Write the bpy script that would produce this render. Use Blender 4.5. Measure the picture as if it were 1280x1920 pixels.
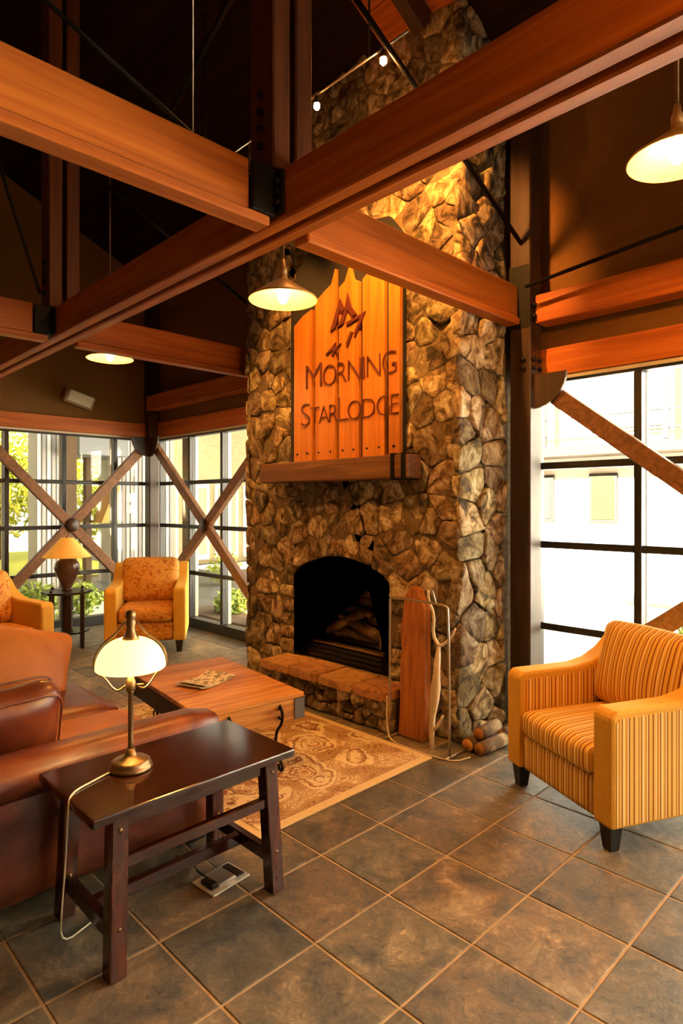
import bpy, bmesh, math, random
from mathutils import Vector, Matrix, noise
random.seed(7)
for o in list(bpy.data.objects): bpy.data.objects.remove(o)
scene = bpy.context.scene
COL = scene.collection
S = 1.62                      # eye height in metres; the plan below is laid out in units of it
PI = math.pi

# ------------------------------------------------------------------ camera
cam_d = bpy.data.cameras.new('camera'); cam = bpy.data.objects.new('camera', cam_d); COL.objects.link(cam)
cam.location = (0, 0, S); cam.rotation_euler = (PI/2, 0, math.radians(-44.44))
cam_d.sensor_fit = 'VERTICAL'; cam_d.sensor_height = 36; cam_d.sensor_width = 24
cam_d.lens = 1162/1920*36; cam_d.shift_y = -16/1920; cam_d.clip_start = .02; cam_d.clip_end = 200
scene.camera = cam

# ------------------------------------------------------------------ sky, sun, exposure
w = bpy.data.worlds.new('sky'); scene.world = w; w.use_nodes = True
bg = w.node_tree.nodes['Background']; bg.inputs[0].default_value = (1, .88, .68, 1); bg.inputs[1].default_value = 1.6
sd = bpy.data.lights.new('sun', 'SUN'); sd.energy = 100.0; sd.angle = .02; sd.color = (1, .89, .70)
sun = bpy.data.objects.new('sun', sd); COL.objects.link(sun); sun.location = (0, 0, 20)
sun.rotation_euler = Vector((1, -.10, -.8)).to_track_quat('-Z', 'Y').to_euler()
vs = scene.view_settings
vs.view_transform = 'Standard'; vs.look = 'None'; vs.gamma = 1; vs.exposure = 0.3; vs.use_curve_mapping = False
WARM = (1, .41, .075)

# ------------------------------------------------------------------ materials
MATS = {}
def newmat(name):
    m = bpy.data.materials.new(name); m.use_nodes = True; MATS[name] = m
    return m, m.node_tree.nodes, m.node_tree.links, m.node_tree.nodes['Principled BSDF']
def plain(name, col, rough=.5, metal=0, spec=.5, emit=None, es=0, sss=0):
    m, N, L, b = newmat(name)
    b.inputs['Base Color'].default_value = (*col, 1); b.inputs['Roughness'].default_value = rough
    b.inputs['Metallic'].default_value = metal; b.inputs['Specular IOR Level'].default_value = spec
    if emit: b.inputs['Emission Color'].default_value = (*emit, 1); b.inputs['Emission Strength'].default_value = es
    return m
def ramp_node(N, stops, interp='LINEAR'):
    r = N.new('ShaderNodeValToRGB'); e = r.color_ramp.elements; r.color_ramp.interpolation = interp
    while len(e) < len(stops): e.new(.5)
    for i, (p, c) in enumerate(stops): e[i].position = p; e[i].color = (*c, 1)
    return r
def coords(N, L, scale, rnd=True, rot=(0, 0, 0)):
    tc = N.new('ShaderNodeTexCoord'); mp = N.new('ShaderNodeMapping'); mp.inputs['Scale'].default_value = scale
    mp.inputs['Rotation'].default_value = rot
    L.new(tc.outputs['Object'], mp.inputs['Vector'])
    oi = N.new('ShaderNodeObjectInfo')
    if rnd:
        mu = N.new('ShaderNodeMath'); mu.operation = 'MULTIPLY'; mu.inputs[1].default_value = 37
        L.new(oi.outputs['Random'], mu.inputs[0]); L.new(mu.outputs[0], mp.inputs['Location'])
    return mp, oi
def grain(name, stops, scale=(1, 1, 1), ns=4, detail=6, dist=0, rough=.5, bump=.2, spec=.4, rnd=.0, hue=.0, rr=0, coat=0, bdist=.01, sat=1):
    """noise-driven colour + relief; rnd / hue vary the value / hue from object to object"""
    m, N, L, b = newmat(name); mp, oi = coords(N, L, scale)
    n = N.new('ShaderNodeTexNoise'); n.inputs['Scale'].default_value = ns; n.inputs['Detail'].default_value = detail
    n.inputs['Distortion'].default_value = dist; n.inputs['Roughness'].default_value = .6
    L.new(mp.outputs[0], n.inputs['Vector'])
    r = ramp_node(N, stops); L.new(n.outputs['Fac'], r.inputs[0]); out = r.outputs[0]
    if rnd or hue:
        h = N.new('ShaderNodeHueSaturation'); h.inputs['Saturation'].default_value = sat
        if rnd:
            mr = N.new('ShaderNodeMapRange'); mr.inputs['To Min'].default_value = 1-rnd; mr.inputs['To Max'].default_value = 1+rnd
            L.new(oi.outputs['Random'], mr.inputs[0]); L.new(mr.outputs[0], h.inputs['Value'])
        if hue:
            f = N.new('ShaderNodeMath'); f.operation = 'MULTIPLY'; f.inputs[1].default_value = 7.31
            g = N.new('ShaderNodeMath'); g.operation = 'FRACT'
            m2 = N.new('ShaderNodeMapRange'); m2.inputs['To Min'].default_value = .5-hue; m2.inputs['To Max'].default_value = .5+hue
            L.new(oi.outputs['Random'], f.inputs[0]); L.new(f.outputs[0], g.inputs[0]); L.new(g.outputs[0], m2.inputs[0]); L.new(m2.outputs[0], h.inputs['Hue'])
        L.new(out, h.inputs['Color']); out = h.outputs[0]
    L.new(out, b.inputs['Base Color'])
    b.inputs['Roughness'].default_value = rough; b.inputs['Specular IOR Level'].default_value = spec
    if rr:
        q = N.new('ShaderNodeMapRange'); q.inputs['To Min'].default_value = rough-rr; q.inputs['To Max'].default_value = rough+rr
        L.new(n.outputs['Fac'], q.inputs[0]); L.new(q.outputs[0], b.inputs['Roughness'])
    if coat: b.inputs['Coat Weight'].default_value = coat; b.inputs['Coat Roughness'].default_value = .12
    if bump:
        bp = N.new('ShaderNodeBump'); bp.inputs['Strength'].default_value = bump; bp.inputs['Distance'].default_value = bdist
        L.new(n.outputs['Fac'], bp.inputs['Height']); L.new(bp.outputs[0], b.inputs['Normal'])
    return m
WOOD = [(.25, (.22, .045, .003)), (.5, (.40, .095, .006)), (.75, (.54, .155, .012))]
g_ = 9
wood_x = grain('timber_along_x', WOOD, (.35, g_, g_), 2.2, 8, .6, .5, .12)
wood_y = grain('timber_along_y', WOOD, (g_, .35, g_), 2.2, 8, .6, .5, .12)
wood_z = grain('timber_upright', WOOD, (g_, g_, .35), 2.2, 8, .6, .5, .12)
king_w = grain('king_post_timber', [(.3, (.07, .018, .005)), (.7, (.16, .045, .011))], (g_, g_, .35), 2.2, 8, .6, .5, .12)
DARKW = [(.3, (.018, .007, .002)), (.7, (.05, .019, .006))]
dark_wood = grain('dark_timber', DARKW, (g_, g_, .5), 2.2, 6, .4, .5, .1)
brace_w = grain('brace_timber', [(.3, (.11, .045, .016)), (.7, (.27, .125, .05))], (3, 3, 3), 5, 8, 2, .55, .12)
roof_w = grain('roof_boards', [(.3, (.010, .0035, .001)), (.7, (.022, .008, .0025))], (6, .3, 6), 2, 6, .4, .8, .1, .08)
tan_wall = grain('tan_plaster', [(.3, (.15, .062, .006)), (.7, (.175, .075, .008))], (1, 1, 1), 40, 3, 0, .8, .05)
black_metal = plain('black_steel', (.008, .007, .006), .5, 0, .2)
frame_black = plain('window_frame_black', (.012, .011, .01), .4)
frame_tan = plain('window_frame_pale', (.55, .48, .36), .5)
def glass_mat():
    m, N, L, b = newmat('window_glass'); N.remove(b)
    t = N.new('ShaderNodeBsdfTransparent'); t.inputs[0].default_value = (.97, .98, .97, 1)
    g = N.new('ShaderNodeBsdfGlossy'); g.inputs['Roughness'].default_value = .02
    lw = N.new('ShaderNodeLayerWeight'); pw = N.new('ShaderNodeMath'); pw.operation = 'POWER'; pw.inputs[1].default_value = 5; L.new(lw.outputs['Facing'], pw.inputs[0])
    ma = N.new('ShaderNodeMath'); ma.operation = 'MULTIPLY_ADD'; ma.inputs[1].default_value = .6; ma.inputs[2].default_value = .035; L.new(pw.outputs[0], ma.inputs[0])
    mx = N.new('ShaderNodeMixShader'); L.new(ma.outputs[0], mx.inputs[0]); L.new(t.outputs[0], mx.inputs[1]); L.new(g.outputs[0], mx.inputs[2])
    L.new(mx.outputs[0], N['Material Output'].inputs[0]); return m
glass = glass_mat()
stone_m = None
def stone_mat(name, stops, rough=.8, val=.4):
    m, N, L, b = newmat(name); mp, oi = coords(N, L, (1, 1, 1))
    n = N.new('ShaderNodeTexNoise'); n.inputs['Scale'].default_value = 6.5; n.inputs['Detail'].default_value = 9; n.inputs['Roughness'].default_value = .68; n.inputs['Distortion'].default_value = 1.4
    n2 = N.new('ShaderNodeTexNoise'); n2.inputs['Scale'].default_value = 34; n2.inputs['Detail'].default_value = 6; n2.inputs['Roughness'].default_value = .7
    L.new(mp.outputs[0], n.inputs['Vector']); L.new(mp.outputs[0], n2.inputs['Vector'])
    r = ramp_node(N, stops); L.new(n.outputs['Fac'], r.inputs[0])
    r2 = ramp_node(N, [(.32, (.35, .33, .3)), (.5, (1, 1, 1))]); L.new(n2.outputs['Fac'], r2.inputs[0])
    mx = N.new('ShaderNodeMixRGB'); mx.blend_type = 'MULTIPLY'; mx.inputs[0].default_value = .75
    L.new(r.outputs[0], mx.inputs[1]); L.new(r2.outputs[0], mx.inputs[2])
    h = N.new('ShaderNodeHueSaturation'); mr = N.new('ShaderNodeMapRange'); mr.inputs['To Min'].default_value = 1-val; mr.inputs['To Max'].default_value = 1+val
    L.new(oi.outputs['Random'], mr.inputs[0]); L.new(mr.outputs[0], h.inputs['Value'])
    f = N.new('ShaderNodeMath'); f.operation = 'MULTIPLY'; f.inputs[1].default_value = 9.7
    g = N.new('ShaderNodeMath'); g.operation = 'FRACT'; m2 = N.new('ShaderNodeMapRange'); m2.inputs['To Min'].default_value = .485; m2.inputs['To Max'].default_value = .515
    L.new(oi.outputs['Random'], f.inputs[0]); L.new(f.outputs[0], g.inputs[0]); L.new(g.outputs[0], m2.inputs[0]); L.new(m2.outputs[0], h.inputs['Hue'])
    L.new(mx.outputs[0], h.inputs['Color']); L.new(h.outputs[0], b.inputs['Base Color'])
    b.inputs['Roughness'].default_value = rough; b.inputs['Specular IOR Level'].default_value = .3
    ad = N.new('ShaderNodeMath'); ad.operation = 'MULTIPLY_ADD'; ad.inputs[1].default_value = .35
    L.new(n2.outputs['Fac'], ad.inputs[0]); L.new(n.outputs['Fac'], ad.inputs[2])
    bp = N.new('ShaderNodeBump'); bp.inputs['Strength'].default_value = .8; bp.inputs['Distance'].default_value = .035
    L.new(ad.outputs[0], bp.inputs['Height']); L.new(bp.outputs[0], b.inputs['Normal'])
    return m
stone_m = stone_mat('field_stone', [(.31, (.018, .015, .008)), (.40, (.075, .05, .022)), (.48, (.24, .155, .07)), (.56, (.40, .31, .175)), (.67, (.66, .57, .40))], .8, .5)
hearth_m = stone_mat('hearth_flag', [(.3, (.24, .11, .035)), (.5, (.55, .28, .09)), (.7, (.62, .36, .14))], .6, .15)
mortar = grain('mortar', [(.3, (.09, .06, .03)), (.7, (.22, .16, .08))], (1, 1, 1), 25, 6, 0, .9, .5)
def tile_mat():
    m, N, L, b = newmat('slate_tile'); mp, oi = coords(N, L, (1, 1, 1))
    n = N.new('ShaderNodeTexNoise'); n.inputs['Scale'].default_value = 4.2; n.inputs['Detail'].default_value = 12; n.inputs['Roughness'].default_value = .70; n.inputs['Distortion'].default_value = .9
    n2 = N.new('ShaderNodeTexNoise'); n2.inputs['Scale'].default_value = 20; n2.inputs['Detail'].default_value = 12; n2.inputs['Roughness'].default_value = .78; n2.inputs['Distortion'].default_value = 1.2
    L.new(mp.outputs[0], n.inputs['Vector']); L.new(mp.outputs[0], n2.inputs['Vector'])
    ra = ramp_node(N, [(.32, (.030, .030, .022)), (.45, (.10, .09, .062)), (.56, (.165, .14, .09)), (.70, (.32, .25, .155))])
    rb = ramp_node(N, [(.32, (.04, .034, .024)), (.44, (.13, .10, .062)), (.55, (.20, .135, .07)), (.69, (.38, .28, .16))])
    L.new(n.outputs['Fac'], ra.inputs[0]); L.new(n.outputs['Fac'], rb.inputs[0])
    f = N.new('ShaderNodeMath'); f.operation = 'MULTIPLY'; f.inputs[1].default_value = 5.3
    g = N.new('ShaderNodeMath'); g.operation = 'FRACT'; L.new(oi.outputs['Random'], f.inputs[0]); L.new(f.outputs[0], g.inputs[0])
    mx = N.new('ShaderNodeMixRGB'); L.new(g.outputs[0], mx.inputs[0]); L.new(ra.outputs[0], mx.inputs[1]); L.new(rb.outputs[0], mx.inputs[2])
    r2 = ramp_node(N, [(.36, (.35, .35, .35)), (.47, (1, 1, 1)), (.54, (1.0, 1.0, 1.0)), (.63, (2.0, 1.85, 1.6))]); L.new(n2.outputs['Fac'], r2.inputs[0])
    m3 = N.new('ShaderNodeMixRGB'); m3.blend_type = 'MULTIPLY'; m3.inputs[0].default_value = .8
    L.new(mx.outputs[0], m3.inputs[1]); L.new(r2.outputs[0], m3.inputs[2])
    h = N.new('ShaderNodeHueSaturation'); mr = N.new('ShaderNodeMapRange'); mr.inputs['To Min'].default_value = .8; mr.inputs['To Max'].default_value = 1.3
    L.new(oi.outputs['Random'], mr.inputs[0]); L.new(mr.outputs[0], h.inputs['Value']); L.new(m3.outputs[0], h.inputs['Color']); L.new(h.outputs[0], b.inputs['Base Color'])
    b.inputs['Specular IOR Level'].default_value = .5
    q = N.new('ShaderNodeMapRange'); q.inputs['To Min'].default_value = .28; q.inputs['To Max'].default_value = .55; L.new(n2.outputs['Fac'], q.inputs[0]); L.new(q.outputs[0], b.inputs['Roughness'])
    bp = N.new('ShaderNodeBump'); bp.inputs['Strength'].default_value = .8; bp.inputs['Distance'].default_value = .014
    L.new(n2.outputs['Fac'], bp.inputs['Height']); L.new(bp.outputs[0], b.inputs['Normal'])
    return m
slate = tile_mat()
grout = grain('grout', [(.3, (.42, .31, .19)), (.7, (.55, .43, .28))], (1, 1, 1), 30, 4, 0, .9, .1)
MAH = [(.3, (.010, .0028, .0015)), (.55, (.028, .006, .0025)), (.75, (.06, .014, .005))]
mahogany = grain('mahogany', MAH, (1.2, 14, 14), 2, 8, .5, .13, .015, .5, coat=.3)
mahogany_y = grain('mahogany_crosswise', MAH, (14, 1.2, 14), 2, 8, .5, .2, .02, .5, coat=.3)
mahogany_z = grain('mahogany_upright', [(.3, (.016, .004, .002)), (.55, (.05, .010, .004)), (.75, (.10, .024, .008))], (14, 14, 1.2), 2, 8, .5, .2, .02, .5, coat=.3)
leather = grain('red_leather', [(.3, (.04, .006, .002)), (.5, (.10, .017, .005)), (.72, (.21, .048, .012))], (1, 1, 1), 3.5, 8, .6, .38, .25, .5, rr=.08)
tan_leather = grain('tan_leather', [(.3, (.32, .095, .013)), (.7, (.46, .155, .026))], (1, 1, 1), 4, 7, .4, .5, .15, .4)  # pillow's own tan; on the near seat it paints lit leather
trunk_w = grain('trunk_plank', [(.25, (.18, .055, .010)), (.5, (.48, .19, .035)), (.75, (.72, .38, .10))], (1, 10, 10), 2, 8, .8, .42, .12, .4, rnd=.15)
sign_w = grain('sign_plank', [(.25, (.30, .09, .008)), (.5, (.46, .155, .014)), (.75, (.58, .23, .025))], (12, 12, .6), 2, 8, .5, .5, .1, .4, rnd=.12)
letter_m = plain('sign_letter_brown', (.10, .016, .006), .6)
iron = plain('wrought_iron', (.012, .011, .011), .45, .8)
brass = plain('antique_brass', (.20, .12, .055), .38, .9)
steel = plain('brushed_steel', (.55, .52, .47), .3, .9)
outlet_m = plain('outlet_grey', (.60, .58, .52), .4, .3)
gold_plain = grain('gold_fabric', [(.3, (.68, .37, .05)), (.7, (.76, .43, .065))], (1, 1, 1), 60, 3, 0, .8, .1, .2)
def stripe_mat(name, axis):
    m, N, L, b = newmat(name)
    tc = N.new('ShaderNodeTexCoord'); sp = N.new('ShaderNodeSeparateXYZ'); L.new(tc.outputs['Object'], sp.inputs[0])
    mu = N.new('ShaderNodeMath'); mu.operation = 'MULTIPLY'; mu.inputs[1].default_value = 1/.112; L.new(sp.outputs[axis], mu.inputs[0])
    ad = N.new('ShaderNodeMath'); ad.inputs[1].default_value = 40; L.new(mu.outputs[0], ad.inputs[0])
    fr = N.new('ShaderNodeMath'); fr.operation = 'FRACT'; L.new(ad.outputs[0], fr.inputs[0])
    A, B, C, D = (.80, .48, .09), (.30, .085, .014), (.88, .68, .30), (.60, .27, .035)
    r = ramp_node(N, [(0, A), (.10, B), (.17, A), (.27, C), (.33, D), (.42, A), (.50, B), (.56, C), (.66, A), (.72, D), (.80, C), (.86, B), (.93, A)], 'CONSTANT')
    L.new(fr.outputs[0], r.inputs[0]); L.new(r.outputs[0], b.inputs['Base Color']); b.inputs['Roughness'].default_value = .75; b.inputs['Specular IOR Level'].default_value = .2
    n = N.new('ShaderNodeTexNoise'); n.inputs['Scale'].default_value = 180; L.new(tc.outputs['Object'], n.inputs['Vector'])
    bp = N.new('ShaderNodeBump'); bp.inputs['Strength'].default_value = .15; bp.inputs['Distance'].default_value = .003; L.new(n.outputs[0], bp.inputs['Height']); L.new(bp.outputs[0], b.inputs['Normal'])
    return m
stripe_x = stripe_mat('striped_fabric_across', 0); stripe_y = stripe_mat('striped_fabric_along', 1)
damask = grain('damask_fabric', [(.36, (.42, .12, .014)), (.47, (.60, .25, .035)), (.5, (.74, .40, .09)), (.58, (.60, .25, .035)), (.66, (.72, .36, .07))], (1, 1, 1), 11, 2, 2.5, .75, .1, .2)
def rug_mat():
    m, N, L, b = newmat('floral_rug')
    tc = N.new('ShaderNodeTexCoord'); n = N.new('ShaderNodeTexNoise'); n.inputs['Scale'].default_value = 3.2; n.inputs['Detail'].default_value = 2
    L.new(tc.outputs['Object'], n.inputs['Vector'])
    mxv = N.new('ShaderNodeMixRGB'); mxv.blend_type = 'LINEAR_LIGHT'; mxv.inputs[0].default_value = .14; L.new(tc.outputs['Object'], mxv.inputs[1]); L.new(n.outputs['Color'], mxv.inputs[2])
    v = N.new('ShaderNodeTexVoronoi'); v.inputs['Scale'].default_value = 3.4; v.inputs['Randomness'].default_value = .8; L.new(mxv.outputs[0], v.inputs['Vector'])
    DK, LT, MD, RS = (.24, .115, .05), (.74, .60, .37), (.46, .29, .14), (.48, .23, .11)
    r = ramp_node(N, [(0, RS), (.07, LT), (.13, RS), (.17, LT), (.25, DK), (.28, LT), (.40, MD), (.44, DK), (.47, LT), (.56, MD)], 'CONSTANT')
    L.new(v.outputs['Distance'], r.inputs[0])
    n2 = N.new('ShaderNodeTexNoise'); n2.inputs['Scale'].default_value = 5.5; n2.inputs['Detail'].default_value = 1.2; n2.inputs['Distortion'].default_value = 4.5; L.new(tc.outputs['Object'], n2.inputs['Vector'])
    r2 = ramp_node(N, [(0, (.9, .9, .9)), (.36, (0, 0, 0)), (.455, (1, 1, 1)), (.50, (0, 0, 0)), (.60, (1, 1, 1)), (.65, (0, 0, 0))], 'CONSTANT'); L.new(n2.outputs[0], r2.inputs[0])
    n4 = N.new('ShaderNodeTexNoise'); n4.inputs['Scale'].default_value = 3; L.new(tc.outputs['Object'], n4.inputs['Vector'])
    r4 = ramp_node(N, [(0, DK), (.48, MD), (.52, LT)], 'CONSTANT'); L.new(n4.outputs[0], r4.inputs[0])
    mx = N.new('ShaderNodeMixRGB'); L.new(r2.outputs[0], mx.inputs[0]); L.new(r.outputs[0], mx.inputs[1]); L.new(r4.outputs[0], mx.inputs[2])
    L.new(mx.outputs[0], b.inputs['Base Color']); b.inputs['Roughness'].default_value = .95; b.inputs['Specular IOR Level'].default_value = .1
    n3 = N.new('ShaderNodeTexNoise'); n3.inputs['Scale'].default_value = 220; L.new(tc.outputs['Object'], n3.inputs['Vector'])
    bp = N.new('ShaderNodeBump'); bp.inputs['Strength'].default_value = .5; bp.inputs['Distance'].default_value = .006; L.new(n3.outputs[0], bp.inputs['Height']); L.new(bp.outputs[0], b.inputs['Normal'])
    return m
rug_m = rug_mat(); rug_edge = grain('rug_border', [(.3, (.62, .45, .22)), (.7, (.72, .55, .30))], (1, 1, 1), 90, 3, 0, .95, .4, .1)
paper = grain('newsprint', [(.42, (.25, .20, .13)), (.5, (.72, .66, .52)), (.7, (.78, .72, .58))], (1, 1, 1), 30, 5, 0, .7, 0)
white_paint = plain('white_paint', (.85, .84, .80), .6)
grey_siding = plain('grey_siding', (.42, .40, .38), .6)
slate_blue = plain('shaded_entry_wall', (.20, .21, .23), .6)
stucco = grain('beige_stucco', [(.3, (.52, .42, .24)), (.7, (.62, .53, .33))], (1, 1, 1), 6, 5, 0, .9, .1)
ochre = plain('ochre_boards', (.55, .30, .07), .7)
pave = grain('pale_paving', [(.3, (.62, .60, .55)), (.7, (.72, .70, .66))], (1, 1, 1), 3, 5, 0, .9, .05)
grass_m = grain('sunny_grass', [(.3, (.30, .36, .05)), (.7, (.50, .52, .10))], (1, 1, 1), 6, 5, 0, .9, .2)
leaf_g = grain('shrub_leaf', [(.35, (.14, .24, .025)), (.65, (.42, .50, .07))], (1, 1, 1), 9, 3, 0, .7, 0)
leaf_y = grain('tree_leaf', [(.35, (.28, .34, .03)), (.65, (.62, .62, .12))], (1, 1, 1), 2, 3, 0, .7, 0)
bark = plain('bark', (.10, .06, .03), .9)

# ------------------------------------------------------------------ helpers
def world(o):
    if o.parent is None: return o.matrix_basis.copy()
    return world(o.parent) @ o.matrix_parent_inverse @ o.matrix_basis
def link(name, me, mat, parent=None, keep=True):
    o = bpy.data.objects.new(name, me); COL.objects.link(o)
    if mat and not me.materials: me.materials.append(mat)
    if parent is not None:
        o.parent = parent
        if keep: o.matrix_parent_inverse = world(parent).inverted()
    return o
def tag(o, label=None, cat=None, group=None, kind=None):
    if label: o['label'] = label
    if cat: o['category'] = cat
    if group: o['group'] = group
    if kind: o['kind'] = kind
    return o
def thing(name, label, cat, loc=(0, 0, 0), rz=0, group=None, kind=None):
    o = bpy.data.objects.new(name, None); COL.objects.link(o); o.location = loc; o.rotation_euler = (0, 0, rz); o.empty_display_size = .1
    return tag(o, label, cat, group, kind)
def mesh(name, v, f, smooth=False):
    me = bpy.data.meshes.new(name); me.from_pydata([tuple(p) for p in v], [], f); me.update()
    if smooth: me.polygons.foreach_set('use_smooth', [True]*len(me.polygons))
    return me
def bm_mesh(bm, name, smooth=False):
    bmesh.ops.recalc_face_normals(bm, faces=bm.faces)
    me = bpy.data.meshes.new(name); bm.to_mesh(me); bm.free()
    if smooth: me.polygons.foreach_set('use_smooth', [True]*len(me.polygons))
    return me
def box_mesh(x0, x1, y0, y1, z0, z1, bev=0, name='box', seg=1):
    bm = bmesh.new(); bmesh.ops.create_cube(bm, size=1)
    for v in bm.verts: v.co = ((x0+x1)/2+v.co.x*(x1-x0), (y0+y1)/2+v.co.y*(y1-y0), (z0+z1)/2+v.co.z*(z1-z0))
    if bev: bmesh.ops.bevel(bm, geom=bm.edges[:], offset=bev, segments=seg, affect='EDGES', profile=.5)
    return bm_mesh(bm, name)
def box(name, x0, x1, y0, y1, z0, z1, mat, parent=None, bev=.006, keep=True, seg=1):
    return link(name, box_mesh(x0, x1, y0, y1, z0, z1, bev, name, seg), mat, parent, keep)
def bar(name, a, b, wd, ht, mat, parent=None, up=(0, 0, 1), bev=.004, keep=True):
    """rectangular bar from a to b"""
    a, b = Vector(a), Vector(b); d = b-a; ln = d.length; d.normalize(); u = Vector(up)
    s = d.cross(u)
    if s.length < 1e-4: s = d.cross(Vector((1, 0, 0)))
    s.normalize(); u = s.cross(d)
    me = box_mesh(0, ln, -wd/2, wd/2, -ht/2, ht/2, bev, name)
    M = Matrix((d, s, u)).transposed().to_4x4(); M.translation = a; me.transform(M)
    if M.determinant() < 0: me.flip_normals()
    return link(name, me, mat, parent, keep)
def tube_mesh(pts, r, n=8, name='tube', closed=False):
    pts = [Vector(p) for p in pts]; rs = [r[min(len(r)-1, round(i*(len(r)-1)/max(1, len(pts)-1)))] for i in range(len(pts))] if isinstance(r, (list, tuple)) else [r]*len(pts)
    v, f = [], []; N_ = len(pts); prev = None
    for i, p in enumerate(pts):
        if closed: t = pts[(i+1) % N_]-pts[i-1]
        else: t = pts[min(i+1, N_-1)]-pts[max(i-1, 0)]
        t.normalize()
        if prev is None: a = t.orthogonal().normalized()
        else: a = (prev-t*prev.dot(t)).normalized()
        prev = a; b = t.cross(a)
        for k in range(n):
            an = 2*PI*k/n; v.append(p+(a*math.cos(an)+b*math.sin(an))*rs[i])
    for i in range(N_ if closed else N_-1):
        for k in range(n):
            j = (i+1) % N_; f.append((i*n+k, i*n+(k+1) % n, j*n+(k+1) % n, j*n+k))
    if not closed: f.append(tuple(range(n))[::-1]); f.append(tuple((N_-1)*n+k for k in range(n)))
    return mesh(name, v, f, True)
def tube(name, pts, r, mat, parent=None, n=8, keep=True, closed=False):
    return link(name, tube_mesh(pts, r, n, name, closed), mat, parent, keep)
def smooth_pts(pts, it=2):
    pts = [Vector(p) for p in pts]
    for _ in range(it):
        q = [pts[0]]
        for a, b in zip(pts, pts[1:]): q += [a*.75+b*.25, a*.25+b*.75]
        pts = q+[pts[-1]]
    return pts
def lathe(name, prof, mat, parent=None, loc=(0, 0, 0), n=28, keep=True, cap=True):
    v, f = [], []; L_ = Vector(loc)
    for (r, z) in prof:
        for k in range(n): an = 2*PI*k/n; v.append(L_+Vector((r*math.cos(an), r*math.sin(an), z)))
    for i in range(len(prof)-1):
        for k in range(n): f.append((i*n+k, i*n+(k+1) % n, (i+1)*n+(k+1) % n, (i+1)*n+k))
    if cap: f.append(tuple(range(n))[::-1]); f.append(tuple((len(prof)-1)*n+k for k in range(n)))
    return link(name, mesh(name, v, f, True), mat, parent, keep)
def prism_mesh(poly, fn, t0, t1, bev=0, name='prism'):
    bm = bmesh.new(); a = [bm.verts.new(fn(u, v, t0)) for u, v in poly]; b = [bm.verts.new(fn(u, v, t1)) for u, v in poly]
    bm.faces.new(a); bm.faces.new(b[::-1]); n = len(poly)
    for i in range(n): bm.faces.new((a[i], b[i], b[(i+1) % n], a[(i+1) % n]))
    bmesh.ops.recalc_face_normals(bm, faces=bm.faces)
    if bev: bmesh.ops.bevel(bm, geom=bm.edges[:], offset=bev, segments=2, affect='EDGES', profile=.5, clamp_overlap=True)
    return bm_mesh(bm, name)
def prism(name, poly, fn, t0, t1, mat, parent=None, bev=0, keep=True):
    return link(name, prism_mesh(poly, fn, t0, t1, bev, name), mat, parent, keep)
def soft(name, c, half, mat, parent=None, r=.05, puff=(0, 0, 0), n=9, keep=False, M=None, wob=0):
    """rounded, puffed box (upholstery)"""
    bm = bmesh.new(); bmesh.ops.create_cube(bm, size=2); bmesh.ops.subdivide_edges(bm, edges=bm.edges[:], cuts=n, use_grid_fill=True)
    hx, hy, hz = half; r = min(r, hx, hy, hz)
    for v in bm.verts:
        p = v.co.copy(); q = Vector((p.x*hx, p.y*hy, p.z*hz))
        i = Vector((max(-hx+r, min(hx-r, q.x)), max(-hy+r, min(hy-r, q.y)), max(-hz+r, min(hz-r, q.z))))
        d = q-i
        if d.length > 1e-6: q = i+d.normalized()*r
        fx, fy, fz = 1-p.x**2, 1-p.y**2, 1-p.z**2
        q.x += math.copysign(puff[0]*fy*fz, p.x) if abs(p.x) > .5 else 0
        q.y += math.copysign(puff[1]*fx*fz, p.y) if abs(p.y) > .5 else 0
        q.z += math.copysign(puff[2]*fx*fy, p.z) if abs(p.z) > .5 else 0
        if wob: q += noise.noise_vector(q*6+Vector(c)*3)*wob
        v.co = q
    me = bm_mesh(bm, name, True)
    T = Matrix.Translation(c)
    if M is not None: T = T @ M
    me.transform(T)
    return link(name, me, mat, parent, keep)
def P(x, y, z): return Vector((x*S, y*S, z*S))
def bolts(parent, pts, nrm, r=.014):
    nrm = Vector(nrm)
    for p in pts:
        p = Vector(p); link('bolt', tube_mesh([p, p+nrm*.018], r, 6, 'bolt'), black_metal, parent)

# ------------------------------------------------------------------ the shell
RX0, RX1, RY0, RY1 = -2.2*S, 2.66*S, -2.5*S, 5.07*S      # inner faces of the walls
floor = box('floor', RX0-.3, RX1+.12, RY0-.3, RY1+.12, -.10, -.004, grout, bev=0); tag(floor, kind='structure')
# slate tiles, one object each
TP = .2515*S; X0, Y0 = 1.196*S, 1.301*S; gap = .0038
def tile_mesh(seed):
    rr = random.Random(seed); h = TP/2-gap; b = .004
    v = [(-h, -h, -.012), (h, -h, -.012), (h, h, -.012), (-h, h, -.012)]
    for k, (sx, sy) in enumerate(((-1, -1), (1, -1), (1, 1), (-1, 1))): v.append((sx*h, sy*h, -.004+rr.uniform(-.0006, .0006)))
    for k, (sx, sy) in enumerate(((-1, -1), (1, -1), (1, 1), (-1, 1))): v.append((sx*(h-b), sy*(h-b), rr.uniform(-.0012, .0)))
    f = [(0, 1, 5, 4), (1, 2, 6, 5), (2, 3, 7, 6), (3, 0, 4, 7), (4, 5, 9, 8), (5, 6, 10, 9), (6, 7, 11, 10), (7, 4, 8, 11), (8, 9, 10, 11)]
    return mesh('tile', v, f)
tms = [tile_mesh(i) for i in range(6)]
far = []
cw, cs = math.radians(45.56), None
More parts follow.
